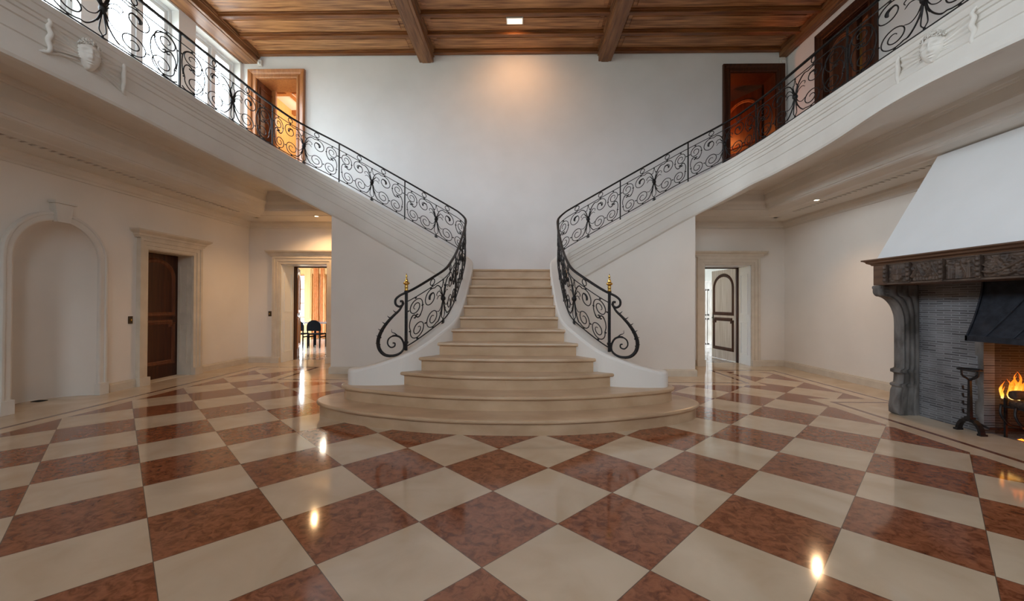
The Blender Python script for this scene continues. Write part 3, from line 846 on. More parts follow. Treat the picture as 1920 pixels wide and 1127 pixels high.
def balustrade(sx, label):
    root = thing('iron_balustrade', label, 'railing', (sx*1.29,5.20,.72))
    def P(s, v, lat=0):
        p = at(s)
        if lat:
            d = (at(s+.02)-at(s-.02)).xy.normalized(); p = Vector((p.x+d.y*lat, p.y-d.x*lat, p.z))
        return Vector((sx*p.x, p.y, p.z + v))
    def line(s0, s1, v, step=.04):
        n = max(2,int((s1-s0)/step)); return [P(s0+(s1-s0)*k/n, v(k/n) if callable(v) else v) for k in range(n+1)]
    S_END = S_G3
    def put(mb, name, m=M['iron'], par=root): return mb.obj(name, m, par)
    # handrail: flat moulded bar, running on past the newel into the curl
    mb = MB(); hr = line(S_NEWEL-.02, S_END, RAIL)
    curl = [P(S_NEWEL-u, 0) for u in (0,)]
    zb = at(S_NEWEL).z
    def V(u, v):
        p = at(S_NEWEL-u); return Vector((sx*p.x, p.y, zb+v))
    c2 = smooth2([(.02,.745),(.085,.71),(.132,.66),(.128,.60),(.085,.575),(.045,.60),(.05,.64),(.08,.64)],6)
    pts = [V(u,v) for u,v in c2[::-1]] + hr[1:]
    # cross-section swept by hand so that it stays level
    def railsec(pts, w, h):
        n = len(pts); vs = []
        sec = [(-w*.7,-h*.5),(-w,0),(-w*.75,h*.45),(0,h*.6),(w*.75,h*.45),(w,0),(w*.7,-h*.5)]
        for i in range(n):
            t = (pts[min(i+1,n-1)]-pts[max(i-1,0)]).normalized()
            sd = Vector((t.y,-t.x,0)); 
            if sd.length < .05: sd = Vector((1,0,0))
            sd.normalize()
            if i and sd.dot(prev) < 0: sd = -sd
            prev = sd
            up = sd.cross(t).normalized()
            for a,b in sec: vs.append(pts[i]+sd*a+up*b)
        m = len(sec)
        mb.add(vs, [(i*m+j,(i+1)*m+j,(i+1)*m+(j+1)%m,i*m+(j+1)%m) for i in range(n-1) for j in range(m)] + [tuple(range(m)),tuple((n-1)*m+k for k in range(m))], 0, True)
    railsec(pts, .021, .026); put(mb,'handrail')
    mb = MB(); mb.tube(line(S_NEWEL+.01,S_END,.632), .0075, 4); put(mb,'upper_bar')
    mb = MB(); mb.tube(line(S_NEWEL+.01,S_END,.065), .009, 4); put(mb,'lower_bar')
    posts = [S_P1,S_CORNER,S_F1,S_F2,S_G0,S_G1,S_G2,S_G3]
    for s in posts:
        mb = MB(); mb.tube([P(s,.016),P(s,RAIL-.01)], .0135, 4); put(mb,'post')
    # newel with square shaft, collar and brass finial
    mb = MB(); b = P(S_NEWEL,0)
    w = .0165; mb.box(b.x-w,b.y-w,b.z+.014,b.x+w,b.y+w,b.z+.77)
    mb.box(b.x-w-.008,b.y-w-.008,b.z+.10,b.x+w+.008,b.y+w+.008,b.z+.13); mb.box(b.x-w-.006,b.y-w-.006,b.z+.755,b.x+w+.006,b.y+w+.006,b.z+.775)
    nw = mb.obj('newel_post', M['iron'], root, bevel=.003)
    mb = MB(); mb.lathe([(.022,.775),(.024,.785),(.018,.80),(.022,.815),(.022,.835),(.019,.845),(.024,.853),(.040,.866),(.043,.876),(.030,.886),(.02,.90),(.022,.91),(.013,.925),(.008,.94),(.012,.953),(.013,.963),(.007,.978),(.002,1.0)], tuple(b), 14)
    f = mb.obj('finial', M['brass'], nw)
    # long leafed volute in front of the newel
    mb = MB()
    stem = smooth2([(.052,.585),(.085,.53),(.16,.455),(.25,.35),(.315,.24),(.345,.13),(.325,.03),(.26,-.035),(.17,-.048),(.085,-.022),(.033,.03),(.03,.105),(.075,.185),(.15,.205),(.215,.165),(.225,.10),(.185,.058),(.14,.075),(.14,.11),(.165,.115)],6)
    mb.tube([V(u,v) for u,v in stem], lambda t: .009+.010*math.sin(PI*min(1,t*1.9))**2*(1 if t < .52 else 0) + (.004 if t < .7 else 0), 6)
    mb.tube([V(u,v) for u,v in smooth2([(.10,.20),(.14,.235),(.175,.25),(.18,.29)])], .009, 5, r2=.002)
    for u,v,a in ((.13,.49,60),(.20,.42,70),(.26,.345,75),(.31,.26,85),(.335,.18,100),(.345,.09,110),(.325,.02,150),(.27,-.03,175)):
        a = math.radians(a); mb.tube([V(u-.03*math.sin(a),v+.03*math.cos(a)*0), V(u+.018*math.cos(a-1.2),v+.02), V(u+.035*math.sin(a),v+.03+.02*math.cos(a))], .010, 5, r2=.002)
    mb.tube([V(.012,.03),V(.03,.03)], .012, 5); mb.tube([V(.2,-.04),V(.2,-.066)], .01, 5)
    put(mb,'volute')
    # panels
    ends = [S_NEWEL]+posts
    for k in range(len(ends)-1):
        a, bnd = ends[k]+.02, ends[k+1]-.02; L = bnd-a; fx = L/(2*HW)
        mb = MB()
        for half in (0,1):
            def X(u): return a + u*fx if not half else bnd - u*fx
            for pts, th in HALF:
                r = .0068*th
                mb.tube([P(X(u),v) for u,v in pts], (lambda t, r=r: r*(1.25 if t < .25 else 1)*(1 if t < .85 else 1-(t-.85)*2.2)), 5)
            for u,v in collars():
                mb.tube([P(X(u)-.012,v),P(X(u)+.012,v)], .009, 5)
            if fx > 1.2:      # longer gallery panels carry an extra tall loop beside each post
                lp = smooth2([(.012,.10),(.05,.075),(.16,.10),(.245,.25),(.25,.42),(.19,.55),(.10,.60),(.03,.54),(.008,.40),(.02,.25)],6)
                mb.tube([P(X(u),v) for u,v in lp], .0068, 5)
        put(mb,'scrollwork')
        mb = MB(); c = (a+bnd)/2
        for sg in (-1,1):
            up = smooth2([(.004,.37),(.018,.44),(.042,.50),(.040,.535),(.022,.535),(.018,.56),(.0,.612)],5)
            mb.tube([P(c+sg*u,v) for u,v in up], .0075, 5, r2=.005)
            dn = smooth2([(.004,.36),(.014,.28),(.034,.17),(.034,.125),(.015,.10),(.0,.085)],5)
            mb.tube([P(c+sg*u,v) for u,v in dn], .0075, 5, r2=.005)
            mb.tube([P(c+sg*u,v) for u,v in smooth2([(.0,.37),(.022,.42),(.06,.475),(.075,.53)])], .011, 5, r2=.003)
            mb.tube([P(c+sg*u,v) for u,v in smooth2([(.0,.36),(.02,.29),(.05,.215),(.075,.19)])], .011, 5, r2=.003)
        kp = P(c,.365)
        mb.lathe([(.004,-.06),(.016,-.05),(.020,-.03),(.032,-.02),(.036,0),(.032,.02),(.020,.03),(.016,.05),(.004,.06)], tuple(kp), 10)
        mb.tube([P(c,.085),P(c,.06)], .012, 5); mb.tube([P(c,.065),P(c,.016)], .014, 4); mb.tube([P(c-.03,.055),P(c+.03,.04)], .008, 5); mb.tube([P(c-.03,.032),P(c+.03,.02)], .008, 5); mb.tube([P(c,.61),P(c,.635)], .012, 5)
        put(mb,'palmette')
        for u in (.32,.70):
            s = a + L*u; mb = MB(); R_ = .040
            ring = [P(s+R_*math.cos(2*PI*q/20), .690+R_*math.sin(2*PI*q/20)) for q in range(21)]
            mb.tube(ring, .0068, 5, caps=False); mb.tube([P(s,.632),P(s,.652)], .01, 5)
            put(mb,'ring')
    return root
balustrade(-1, 'black wrought iron stair railing with brass finial running up to the gallery along the windows')
balustrade(1, 'black wrought iron stair railing with brass finial running up to the gallery above the fireplace')

# ------------------------------------------------------------------ plaster masks with drapery on the galleries
def fascia_x(y, z, sx=1):
    g = math.exp(-((y-4.0)/1.05)**2); dz = z-4.0
    o = .06 + .03*g
    o = .06 + .03*g*(1 if sx > 0 else .3)
    return 4.15 - o - .17*g*max(0,(-dz-.15)/.5)**1.5*(1 if sx > 0 else .3)
def mask(sx, label):
    root = thing('plaster_mask', label, 'relief', (sx*3.98,3.9,3.745))
    # head: half ellipsoid with features, looking into the room (local: a along y, b up, c out)
    def head(u, v):
        az = math.radians(-105 + 210*u); el = math.radians(-82 + 164*v)
        A = math.degrees(az); E = math.degrees(el)
        G = lambda ca,ce,sa,se,h: h*math.exp(-((A-ca)/sa)**2-((E-ce)/se)**2)
        jaw = 1 - .22*max(0,math.sin(-el))**1.2
        r = 1 + G(0,-2,7,20,.10) + G(0,-13,9,7,.17) + G(11,-16,6,5,.05) + G(-11,-16,6,5,.05)
        r += G(24,9,13,8,-.25) + G(-24,9,13,8,-.25) + G(24,8,8,4,.11) + G(-24,8,8,4,.11) + G(22,20,16,5,.06) + G(-22,20,16,5,.06)
        r += G(0,-29,16,3.5,.075) + G(0,-38,13,3.5,.07) + G(0,-33.5,19,1.8,-.06) + G(0,-56,18,10,.08) + G(38,-18,14,14,.05) + G(-38,-18,14,14,.05)
        x = .098*jaw*math.sin(az)*math.cos(el)*r; y = .118*math.cos(az)*math.cos(el)*r*(.9 if el < 0 else 1); z = .142*math.sin(el)*r
        c, s_ = math.cos(.42), math.sin(.42)
        return (x*c + y*s_, y*c - x*s_ + .01, z)
    mb = MB()
    def pl(q):
        y = 3.9 - q[0]; z = 3.735 + q[2]
        return (sx*(fascia_x(y,3.70,sx) + .02 - q[1]), y, z)
    mb.grid(lambda u,v: pl(head(u,v)), 90, 90)
    mb.obj('face', M['stucco'], root)
    mb = MB(); rnd = random.Random(3); cc, ss = math.cos(.42), math.sin(.42)
    for k in range(120):
        az = math.radians(rnd.uniform(-110,110)); lo = 34 + 6*math.cos(az*3) if abs(az) < 1.0 else 34 - 75*(abs(az)-1.0)
        el = math.radians(rnd.uniform(max(lo,-25),80)); R_ = 1.04+rnd.uniform(0,.12)
        p = (.100*math.sin(az)*math.cos(el)*R_, .12*math.cos(az)*math.cos(el)*R_, .145*math.sin(el)*R_)
        p = (p[0]*cc+p[1]*ss, p[1]*cc-p[0]*ss+.01, p[2]); r = rnd.uniform(.008,.014); ph = rnd.uniform(0,6)
        cur = [(p[0]+r*1.4*math.cos(ph+q)*(1-q/9), p[1]+.004*math.sin(q), p[2]+r*1.4*math.sin(ph+q)*(1-q/9)) for q in [j*.7 for j in range(9)]]
        mb.tube([pl(q) for q in cur], r*.55, 5, r2=r*.3)
    mb.obj('curled_hair', M['stucco'], root)
    # drapery spread to both sides
    for s in (-1,1):
        mb = MB()
        def cloth(u, v, s=s):
            a = .07 + .27*u; lo = -.065 - .085*u**1.4; hi = .035 + .11*u**1.3
            b = lo + (hi-lo)*v
            dd = .012 + .020*(.5+.5*math.cos(v*2*PI*4.5 + .4))*(.4+.6*u) + .02*(1-u) + .012*(v < .08)
            if u < .02 or u > .985 or v < .015 or v > .985: dd = -.015
            return (s*a, dd, b)
        mb.grid(lambda u,v: pl(cloth(u,v)), 30, 44)
        mb.tube([pl(q) for q in catmull([(s*.40,.015,-.185),(s*.345,.035,-.165),(s*.335,.045,-.12),(s*.35,.04,-.06),(s*.335,.05,.0),(s*.35,.04,.06),(s*.34,.05,.10),(s*.355,.02,.155)],4)], lambda t: .010+.012*math.sin(PI*t), 7)
        mb.tube([pl(q) for q in [(s*.06,.02,-.08),(s*.14,.03,-.10),(s*.24,.03,-.125),(s*.32,.025,-.16),(s*.37,.02,-.165)]], .011, 7)
        mb.obj('drapery', M['stucco'], root)
mask(-1, 'moulded plaster face with spread drapery on the gallery front below the windows')
mask(1, 'moulded plaster face with curly hair and drapery on the gallery front over the fireplace')

# ------------------------------------------------------------------ fireplace
def fireplace():
    Y0, Y1 = 1.54, 5.18; YC = (Y0+Y1)/2; MX = 4.55; BX = 5.02; FB0, FB1 = 2.32, 4.40
    root = thing('stone_fireplace', 'monumental fireplace with white plaster hood, carved dark mantel and weathered stone legs', 'fireplace', (5.2,YC,0))
    # brick breast with fire opening
    mb = MB(); cut_wall(mb,'x',BX,BX+.12,Y0+.10,5.15,.0,1.62,[(FB0,FB1,0,1.12)])
    mb.box(BX,Y0+.1,1.60,WX-.003,5.15,1.9); mb.box(BX+.1,5.12,.0,WX-.003,5.15,1.6); mb.box(BX+.1,Y0+.1,.0,WX-.003,Y0+.13,1.6)
    mb.obj('brick_breast', M['brick'], root)
    mb = MB(); mb.box(5.62,FB0-.2,0,5.68,FB1+.2,1.3); b = mb.obj('firebox_back', M['brick_fire'], root)
    mb = MB()
    mb.add([(BX+.12,FB1,0),(5.62,FB1-.05,0),(5.62,FB1-.05,1.3),(BX+.12,FB1,1.3)],[(0,1,2,3)]); mb.add([(BX+.12,FB0,0),(5.62,FB0+.05,0),(5.62,FB0+.05,1.3),(BX+.12,FB0,1.3)],[(0,1,2,3)])
    mb.add([(BX+.1,FB0-.1,1.25),(5.62,FB0-.1,1.25),(5.62,FB1+.1,1.25),(BX+.1,FB1+.1,1.25)],[(0,1,2,3)])
    mb.obj('firebox_side', M['brick_fire_y'], root)
    # stone jamb stones at the opening
    for e, d_ in ((FB1,1),(FB0,-1)):
        mb = MB(); prof = []
        mb.grid(lambda u,v: (BX-.012+.015*(1 if u in (0,1) else 0)+.006*noise.noise(Vector((v*14,u*5,d_))), e + d_*(-.004+(.055+.03*(int(v*6.99)%2))*u), 1.12*v), 4, 56)
        mb.obj('jamb_stone', M['old_stone'], root)
    # legs with colonnettes curving out into corbels
    for yc, mir in ((5.15,1),(Y0+.03,-1)):
        mb = MB()
        prof = [(4.80,0),(4.765,.02),(4.76,.10),(4.775,.20),(4.79,.30),(4.805,.335),(4.78,.35),(4.78,.375),(4.825,.39),(4.83,.50),(4.785,.515),(4.785,.55),(4.835,.565)]
        prof += [(4.835,.6+.1*k) for k in range(1,6)] + [(4.835-.225*(1-math.cos(PI/2*k/10)), 1.12+.33*math.sin(PI/2*k/10)) for k in range(0,11)] + [(4.585,1.475),(4.575,1.50),(4.575,1.58)]
        def leg(u, v, yc=yc, mir=mir):
            t = v*(len(prof)-1); k = min(int(t),len(prof)-2); f = t-k
            x = prof[k][0]+(prof[k+1][0]-prof[k][0])*f; z = prof[k][1]+(prof[k+1][1]-prof[k][1])*f
            w = .045 + (.012 if z < .34 else 0); amp = .022 if z > .34 else .008
            x0 = BX+.02
            def roll(q): return amp*abs(math.sin(3.5*PI*q))**.55
            if u < .6:
                q = u/.6; px = x0+(x-x0)*q; py = yc-w-roll(q)
            elif u < .8:
                q = (u-.6)/.2; px = x-.012*math.sin(PI*q); py = yc-w-amp*.9+(2*w+amp*1.8)*q
            else:
                q = 1-(u-.8)/.2; px = x0+(x-x0)*q; py = yc+w+roll(q)
            ns = noise.noise(Vector((py*9,z*9,px*9)))*(.022 if z < .34 else .006)
            return (px+ns, py+ns*.7, z)
        mb.grid(leg, 70, 90)
        mb.box(BX-.03,yc-.055,0,BX+.02,yc+.055,1.60)
        lg = mb.obj('leg', M['old_stone'], root)
        mb = MB()
        for dz,dx in ((1.575,4.56),(1.535,4.575),(1.50,4.59)):
            mb.box(dx,yc-.065,dz-.035,4.70,yc+.065,dz)
        mb.obj('corbel', M['old_stone'], lg, bevel=.008)
    # mantel beam with carved front
    mb = MB(); mb.box(MX,Y0,1.583,4.92,Y1,1.83)
    mt = mb.obj('mantel_beam', M['oak_edge'], root, bevel=.006)
    mb = MB()
    sp = [(0,0),(.012,.0),(.02,.015),(.05,.03),(.055,.045),(.07,.055),(.085,.06),(.085,.075),(.0,.085)]
    mb.sweep([(WX-.003,Y0,1.825),(MX,Y0,1.825),(MX,Y1,1.825),(WX-.003,Y1,1.825)], sp, side=-1, close_prof=True)
    mb.box(MX,Y0,1.83,WX-.003,Y1,1.909)
    mb.obj('mantel_shelf', M['oak_edge'], mt, bevel=.003)
    # carved panels as a deep relief
    def relief(y0, y1, kind, seed):
        z0, z1 = 1.603, 1.815; w = y1-y0; h = z1-z0; pb = MB(); nu, nv = max(24,int(w/.0055)), 40
        rn = random.Random(seed); fl = [(rn.uniform(.05,.95)*w, rn.uniform(.1,.9)*h, rn.uniform(.018,.04), rn.uniform(0,6.3)) for _ in range(int(w*90))]
        def ht(a, b):
            n = noise.fractal(Vector((a*38+seed*7,b*38,seed)), .8, 2.1, 4)
            d = .012 + .011*n
            if kind == 'shield':
                x = (a-w/2)/(.30*w); y = (b-h*.46)/(.36*h)
                if abs(x) < 1 and y < .75 and y > -1.0 and abs(x) < math.sqrt(max(0,1-max(0,-y-.05)**1.6)): d = .036 + .004*n + .006*(abs(x) < .12) + .006*(abs(y-.05) < .12)
                if y > .8 and abs(x) < .9: d = .026+.012*math.sin(x*9)**2
            elif kind == 'ogee':
                t = (a/w*2) % 1; c = .25*h + .62*h*(1-abs(2*t-1))**1.8*1.0
                q = abs(b-c)
                if q < .014: d = .042
                elif b < c: d = .010 + .012*abs(math.sin(a*90))*abs(math.sin(b*70))
                else: d = .014 + .02*abs(math.sin(a*70+b*30))*abs(math.cos(b*45-a*20))
            elif kind == 'figures':
                for cx, s_ in ((.20,1),(.42,.9),(.78,1)):
                    x = (a-cx*w)/(.085*w*s_)
                    body = (abs(x) < 1-.55*max(0,(b/h-.15)/.62)) and b < .68*h*s_
                    hd = math.hypot((a-cx*w)/.020, (b-.77*h*s_)/.024)
                    if body: d = max(d, .022 + .020*math.sqrt(max(0,1-x*x)) + .005*math.sin(a*260))
                    if hd < 1: d = max(d, .024+.024*math.sqrt(1-hd*hd))
                tr = abs(a-.60*w-.02*math.sin(b*30))
                if tr < .01 and b < .8*h: d = max(d,.03)
                if math.hypot((a-.62*w)/.045,(b-.84*h)/.03) < 1: d = max(d,.028+.01*n)
            else:
                for fx_, fy_, fr, fa in fl:
                    q = math.hypot(a-fx_, b-fy_)/fr
                    if q < 1: d = max(d, .016 + .024*(1-q*q)*(.55+.45*math.cos(3*math.atan2(b-fy_,a-fx_)+fa)))
                br = abs(b - h*(.5+.28*math.sin(a*9+seed)))
                if br < .011: d = max(d,.042-br)
                br = abs(b - h*(.35+.25*math.sin(a*14+2)))
                if br < .007: d = max(d,.036-br)
            return d
        pb.grid(lambda u,v: (MX - (ht(u*w, v*h) if 0 < v < 1 and 0 < u < 1 else -.002), y1-u*w, z0+v*h), nu, nv)
        pb.obj('carved_panel', M['oak_beam'], mt)
    edges = [4.97,4.68,4.32,3.975,3.36,2.745,2.40,2.04,1.75]; kinds = ['shield','ogee','figures','foliage','foliage2','figures','ogee','shield']
    for k in range(8): relief(edges[k+1]+.02, edges[k]-.02, kinds[k], k+1)
    mb = MB()
    for k,e in enumerate(edges):
        mb.box(MX-.045,e-.016,1.595,MX+.01,e+.016,1.822)
        for q in range(4): mb.lathe([(.012,0),(.021,.012),(.021,.03),(.012,.045)], (MX-.045,e,1.612+q*.05), 8)
    mb.box(MX-.03,Y0+.2,1.583,MX,Y1-.2,1.603); mb.box(MX-.02,Y0+.2,1.812,MX,Y1-.2,1.826)
    mb.obj('carved_post', M['oak_beam'], mt, bevel=.003)
    # plaster hood
    mb = MB(); a0, a1 = Y0+.03, Y1-.03; b0, b1 = Y0+.17, 5.01
    bot = [(MX+.02,a0),(MX+.02,a1),(WX-.003,a1),(WX-.003,a0)]; top = [(5.17,b0),(5.17,b1),(WX-.003,b1),(WX-.003,b0)]
    mb.add([(x,y,1.909) for x,y in bot]+[(x,y,3.128) for x,y in top], [(0,1,2,3),(7,6,5,4),(0,4,5,1),(1,5,6,2),(2,6,7,3),(3,7,4,0)])
    mb.obj('plaster_hood', M['plaster'], root)
    # iron smoke hood with riveted plates
    mb = MB(); nst = 10
    def ih(u, v):
        z = 1.60 - .58*v; x = 4.985 - .20*v**1.5; y1 = 4.36 - .03*v; y0 = 2*YC - y1
        return (x + (.0), y1 + (y0-y1)*u, z)
    mb.grid(ih, 20, nst)
    for u in (0,1): 
        mb.add([ih(u,k/nst) for k in range(nst+1)] + [(BX+.05, ih(u,1)[1], 1.02),(BX+.05, ih(u,0)[1], 1.6)], [tuple(range(nst+3))])
    y1 = 4.335; y0 = 2*YC-4.335
    mb.box(4.765,y0,.975,4.79,y1,1.03); mb.box(4.765,y1-.02,.975,BX,y1,1.03); mb.box(4.765,y0,.975,BX,y0+.02,1.03)
    for u in (.0,.25,.5,.75,1): mb.tube([Vector(ih(u,k/nst))+Vector((-.004,0,0)) for k in range(nst+1)], .012, 4)
    for u in (.2,.32): mb.tube([Vector(ih(u-.0,.25))+Vector((-.004,0,0)), Vector(ih(u-.12,1))+Vector((-.004,0,0))], .006, 4)
    mb.obj('smoke_hood', M['soot_iron'], root)
fireplace()
# andiron with basket top
def andiron():
    AX, AY = 4.91, 4.425
    c = Vector((AX,AY,0)); root = thing('andiron', 'black forged iron andiron with forked basket top and pot hooks standing at the hearth', 'andiron', tuple(c))
    I = M['iron']
    mb = MB(); arc = [(AX,AY+.098*math.cos(PI*k/14), .012+.125*math.sin(PI*k/14)) for k in range(15)]
    for p,q in zip(arc,arc[1:]): pass
    n = len(arc); vs = []
    for k,(x,y,z) in enumerate(arc):
        a = PI*k/14; o = Vector((0,math.cos(a),math.sin(a)))
        for sx_, t in ((-.025,0),(.025,0),(.025,.028),(-.025,.028)): vs.append((x+sx_, y+o.y*t, max(0,z-.012)+o.z*t))
    mb.add(vs, [(i*4+j,(i+1)*4+j,(i+1)*4+(j+1)%4,i*4+(j+1)%4) for i in range(n-1) for j in range(4)] + [(0,1,2,3),tuple((n-1)*4+k for k in range(4))])
    for s in (-1,1): mb.box((AX-.035),AY+s*.098-.001*s,0,(AX+.035),AY+s*.135,.02)
    mb.obj('arched_foot', I, root)
    mb = MB(); mb.tube([(AX,AY,.13),(AX,AY,.55)], .024, 4, r2=.015); mb.box(AX-.03,AY-.03,.12,AX+.03,AY+.03,.165)
    mb.obj('shaft', I, root)
    for z in (.20,.29,.37,.45):
        mb = MB(); mb.tube([(AX,AY+.01,z),(AX,AY+.06,z-.008),(AX,AY+.068,z+.012),(AX,AY+.07,z+.034)], .009, 4); mb.obj('pot_hook', I, root)
    mb = MB()
    for s in (-1,1): mb.tube(catmull([(AX,AY,.545),(AX,AY+s*.03,.57),(AX,AY+s*.075,.60),(AX,AY+s*.085,.665)],5), .009, 5)
    for s in (-1,1): mb.tube(catmull([(AX,AY,.545),(AX+s*.03,AY,.57),(AX+s*.075,AY,.60),(AX+s*.085,AY,.665)],5), .009, 5)
    mb.tube([(AX+.088*math.cos(2*PI*k/24),AY+.088*math.sin(2*PI*k/24),.665) for k in range(25)], .010, 5, caps=False)
    mb.tube([(AX,AY-.10,.672),(AX,AY+.115,.672)], .011, 4, r2=.004)
    mb.obj('basket_top', I, root)
    mb = MB(); mb.tube([(AX+.02,AY-.01,.13),(4.99,AY-.10,.075),(5.5,4.33,.06)], .015, 4); mb.tube([(5.49,4.33,.0),(5.49,4.33,.06)], .014, 4)
    mb.obj('log_bar', I, root)
andiron()
# fire basket, logs, embers, flames
root = thing('fire_grate', 'low black iron fire basket holding the burning logs', 'grate', (5.25,3.5,0))
mb = MB()
for x in (5.10,5.44): mb.tube([(x,2.75,.315),(x,4.31,.315)], .013, 4)
for y in (2.75,4.31): mb.tube([(5.10,y,.315),(5.44,y,.315)], .012, 4)
mb.obj('frame', M['iron'], root)
for k in range(13):
    y = 2.78+k*.125; mb = MB()
    mb.tube(catmull([(5.09,y+.02,.33),(5.06,y,.24),(5.10,y-.02,.15),(5.19,y,.115),(5.33,y,.12),(5.44,y,.315)],5), .012, 5); mb.obj('curved_bar', M['iron'], root)
for x in (5.11,5.42):
    for y in (2.78,4.28): mb = MB(); mb.tube([(x,y,0),(x,y,.40)], .014, 4); mb.obj('leg', M['iron'], root)
def log(p0, p1, r, seed, label):
    mb = MB(); p0 = Vector(p0); p1 = Vector(p1); n = 18
    d = p1-p0; ax = d.normalized(); u = ax.orthogonal().normalized(); w = ax.cross(u); m = 14
    vs = []
    for i in range(n+1):
        for k in range(m):
            a = 2*PI*k/m; rr = r*(1+.16*noise.noise(Vector((math.cos(a)*1.5+seed*9,math.sin(a)*1.5,i*.5))))*(1 if 0 < i < n else .93)
            vs.append(p0 + d*(i/n) + u*math.cos(a)*rr + w*math.sin(a)*rr)
    mb.add(vs, [(i*m+k,i*m+(k+1)%m,(i+1)*m+(k+1)%m,(i+1)*m+k) for i in range(n) for k in range(m)] + [tuple(range(m)),tuple(n*m+k for k in range(m))], 0, True)
    tag(mb.obj('log', M['log']), label, 'log', 'logs in the fireplace')
log((5.17,2.85,.345),(5.17,4.27,.345),.045,1,'long charred log lying along the front of the iron basket')
log((5.33,2.95,.35),(5.34,4.22,.35),.05,2,'charred log at the back of the basket against the brick')
log((5.08,4.20,.447),(5.40,4.12,.45),.046,3,'short charred log laid crosswise with its round end facing the room')
mb = MB(); rnd = random.Random(5)
mb.grid(lambda u,v: (5.14+.26*u, 2.85+1.36*v, .002+(.06*math.sin(PI*u)*math.sin(PI*v)+.02*noise.noise(Vector((u*9,v*25,0))) if 0<u<1 and 0<v<1 else 0)), 20, 50)
tag(mb.obj('ember_bed', M['ember']), 'bed of glowing orange embers and ash under the logs', 'embers', kind='stuff')
def flame(root, x, y, z, h, r, seed):
    mb = MB()
    def fn(u, v):
        a = 2*PI*u; t = v
        rr = r*(math.sin(PI*min(1,t*.9+.14))**1.1)*(1-t)**.8*1.05
        ox = .5*r*math.sin(seed+t*4.2)*t*2; oy = .55*h*.16*math.sin(seed*2.3+t*6)*(.3+t)
        n = 1+.6*noise.noise(Vector((math.cos(a)+seed,math.sin(a),t*4+seed)))
        return (x+ox+rr*n*math.cos(a)*.6, y+oy+rr*n*math.sin(a), z+h*t)
    mb.grid(fn, 10, 18, wrap_u=True)
    return mb.obj('flame_tongue', M['flame'], root)
root = thing('open_fire', 'bright yellow flames rising from the logs in the fireplace', 'fire', (5.22,3.6,.40))
rnd = random.Random(11)
for k in range(70):
    q = rnd.random(); y = 4.32-1.45*q**1.9 + rnd.uniform(-.02,.02); big = .5+.5*math.sin(y*7.3+1.0)
    flame(root, 5.19+rnd.uniform(-.07,.10), y, .385, rnd.uniform(.09,.20)+.20*big*rnd.random()*min(1,(4.40-y)*8), rnd.uniform(.018,.036), rnd.uniform(0,6))
# ------------------------------------------------------------------ small fittings
def switch(nm, c, axis, label):
    root = thing(nm, label, 'switch', c); mb = MB(); x,y,z = c
    if axis == 'x': mb.box(x,y-.036,z-.058,x+.008,y+.036,z+.058)
    else: mb.box(x-.036,y-.008,z-.058,x+.036,y,z+.058)
    mb.obj('plate', M['dark_metal'], root, bevel=.002); mb = MB()
    if axis == 'x': mb.box(x+.008,y-.008,z-.014,x+.02,y+.008,z+.014)
    else: mb.box(x-.008,y-.02,z-.014,x+.008,y-.008,z+.014)
    mb.obj('toggle', M['brass'], root)
switch('light_switch',(-WX+.001,6.27,1.06),'x','bronze switch plate between the niche and the closed dark door')
switch('light_switch',(-5.43,BY-.001,1.09),'y','bronze switch plate beside the doorway to the dining room')
switch('light_switch',(3.95,BY-.001,1.09),'y','small switch plate beside the doorway with the open panelled door')
def sensor(c, label):
    root = thing('ceiling_sensor', label, 'sensor', c); x,y,z = c; mb = MB()
    mb.box(x-.07,y-.07,z-.07,x+.03,y,z+.07); mb.obj('housing', M['lamp_white'], root, bevel=.015)
    mb = MB(); mb.lathe([(.03,0),(.028,.012),(.018,.022),(.002,.026)],(0,0,0),14,M=Matrix.Rotation(PI/2,4,'X')); mb.v=[(p[0]+x-.02,p[1]+y-.07,p[2]+z-.02) for p in mb.v]
    mb.obj('lens', M['white_paint'], root)
sensor((-5.66,BY-.001,6.70),'small white sensor box under the timber beam above the lighter wooden door')
sensor((5.88,BY-.001,6.66),'small white sensor box in the corner above the dark wooden door')
# ceiling lamp set between two ribs
root = thing('ceiling_light', 'white rectangular lamp fixed to the timber ceiling above the stairs', 'lamp', (.035,7.97,CZ-.03))
mb = MB(); mb.box(-.13,7.87,CZ-.07,.20,8.06,CZ-.03); mb.obj('housing', M['lamp_white'], root, bevel=.006)
mb = MB(); mb.box(-.11,7.89,CZ-.074,.18,8.04,CZ-.069); mb.obj('diffuser', M['lamp_glow'], root)
def downlight(c, label):
    root = thing('downlight', label, 'lamp', c, group='recessed downlights'); x,y,z = c
    mb = MB(); n = 20
    mb.lathe([(.05,0),(.052,-.006),(.04,-.008),(.038,-.002)], c, n); mb.obj('trim_ring', M['lamp_white'], root)
    mb = MB(); mb.lathe([(.001,-.004),(.034,-.004),(.034,-.0055),(.001,-.0055)], c, n); mb.obj('bulb', M['down_glow'], root)
downlight((-4.05,8.365,3.1315),'lit recessed downlight in the soffit over the dining room doorway')
downlight((5.215,7.08,3.1315),'lit recessed downlight in the soffit between fireplace and corner')
mb = MB(); mb.box(-6.36,5.34,.001,-6.24,5.44,.006); 
for k in range(5): mb.box(-6.35+.022*k,5.35,.006,-6.34+.022*k,5.43,.009)
tag(mb.obj('floor_vent', M['slot']), 'small dark vent grille in the floor of the arched niche', 'vent')

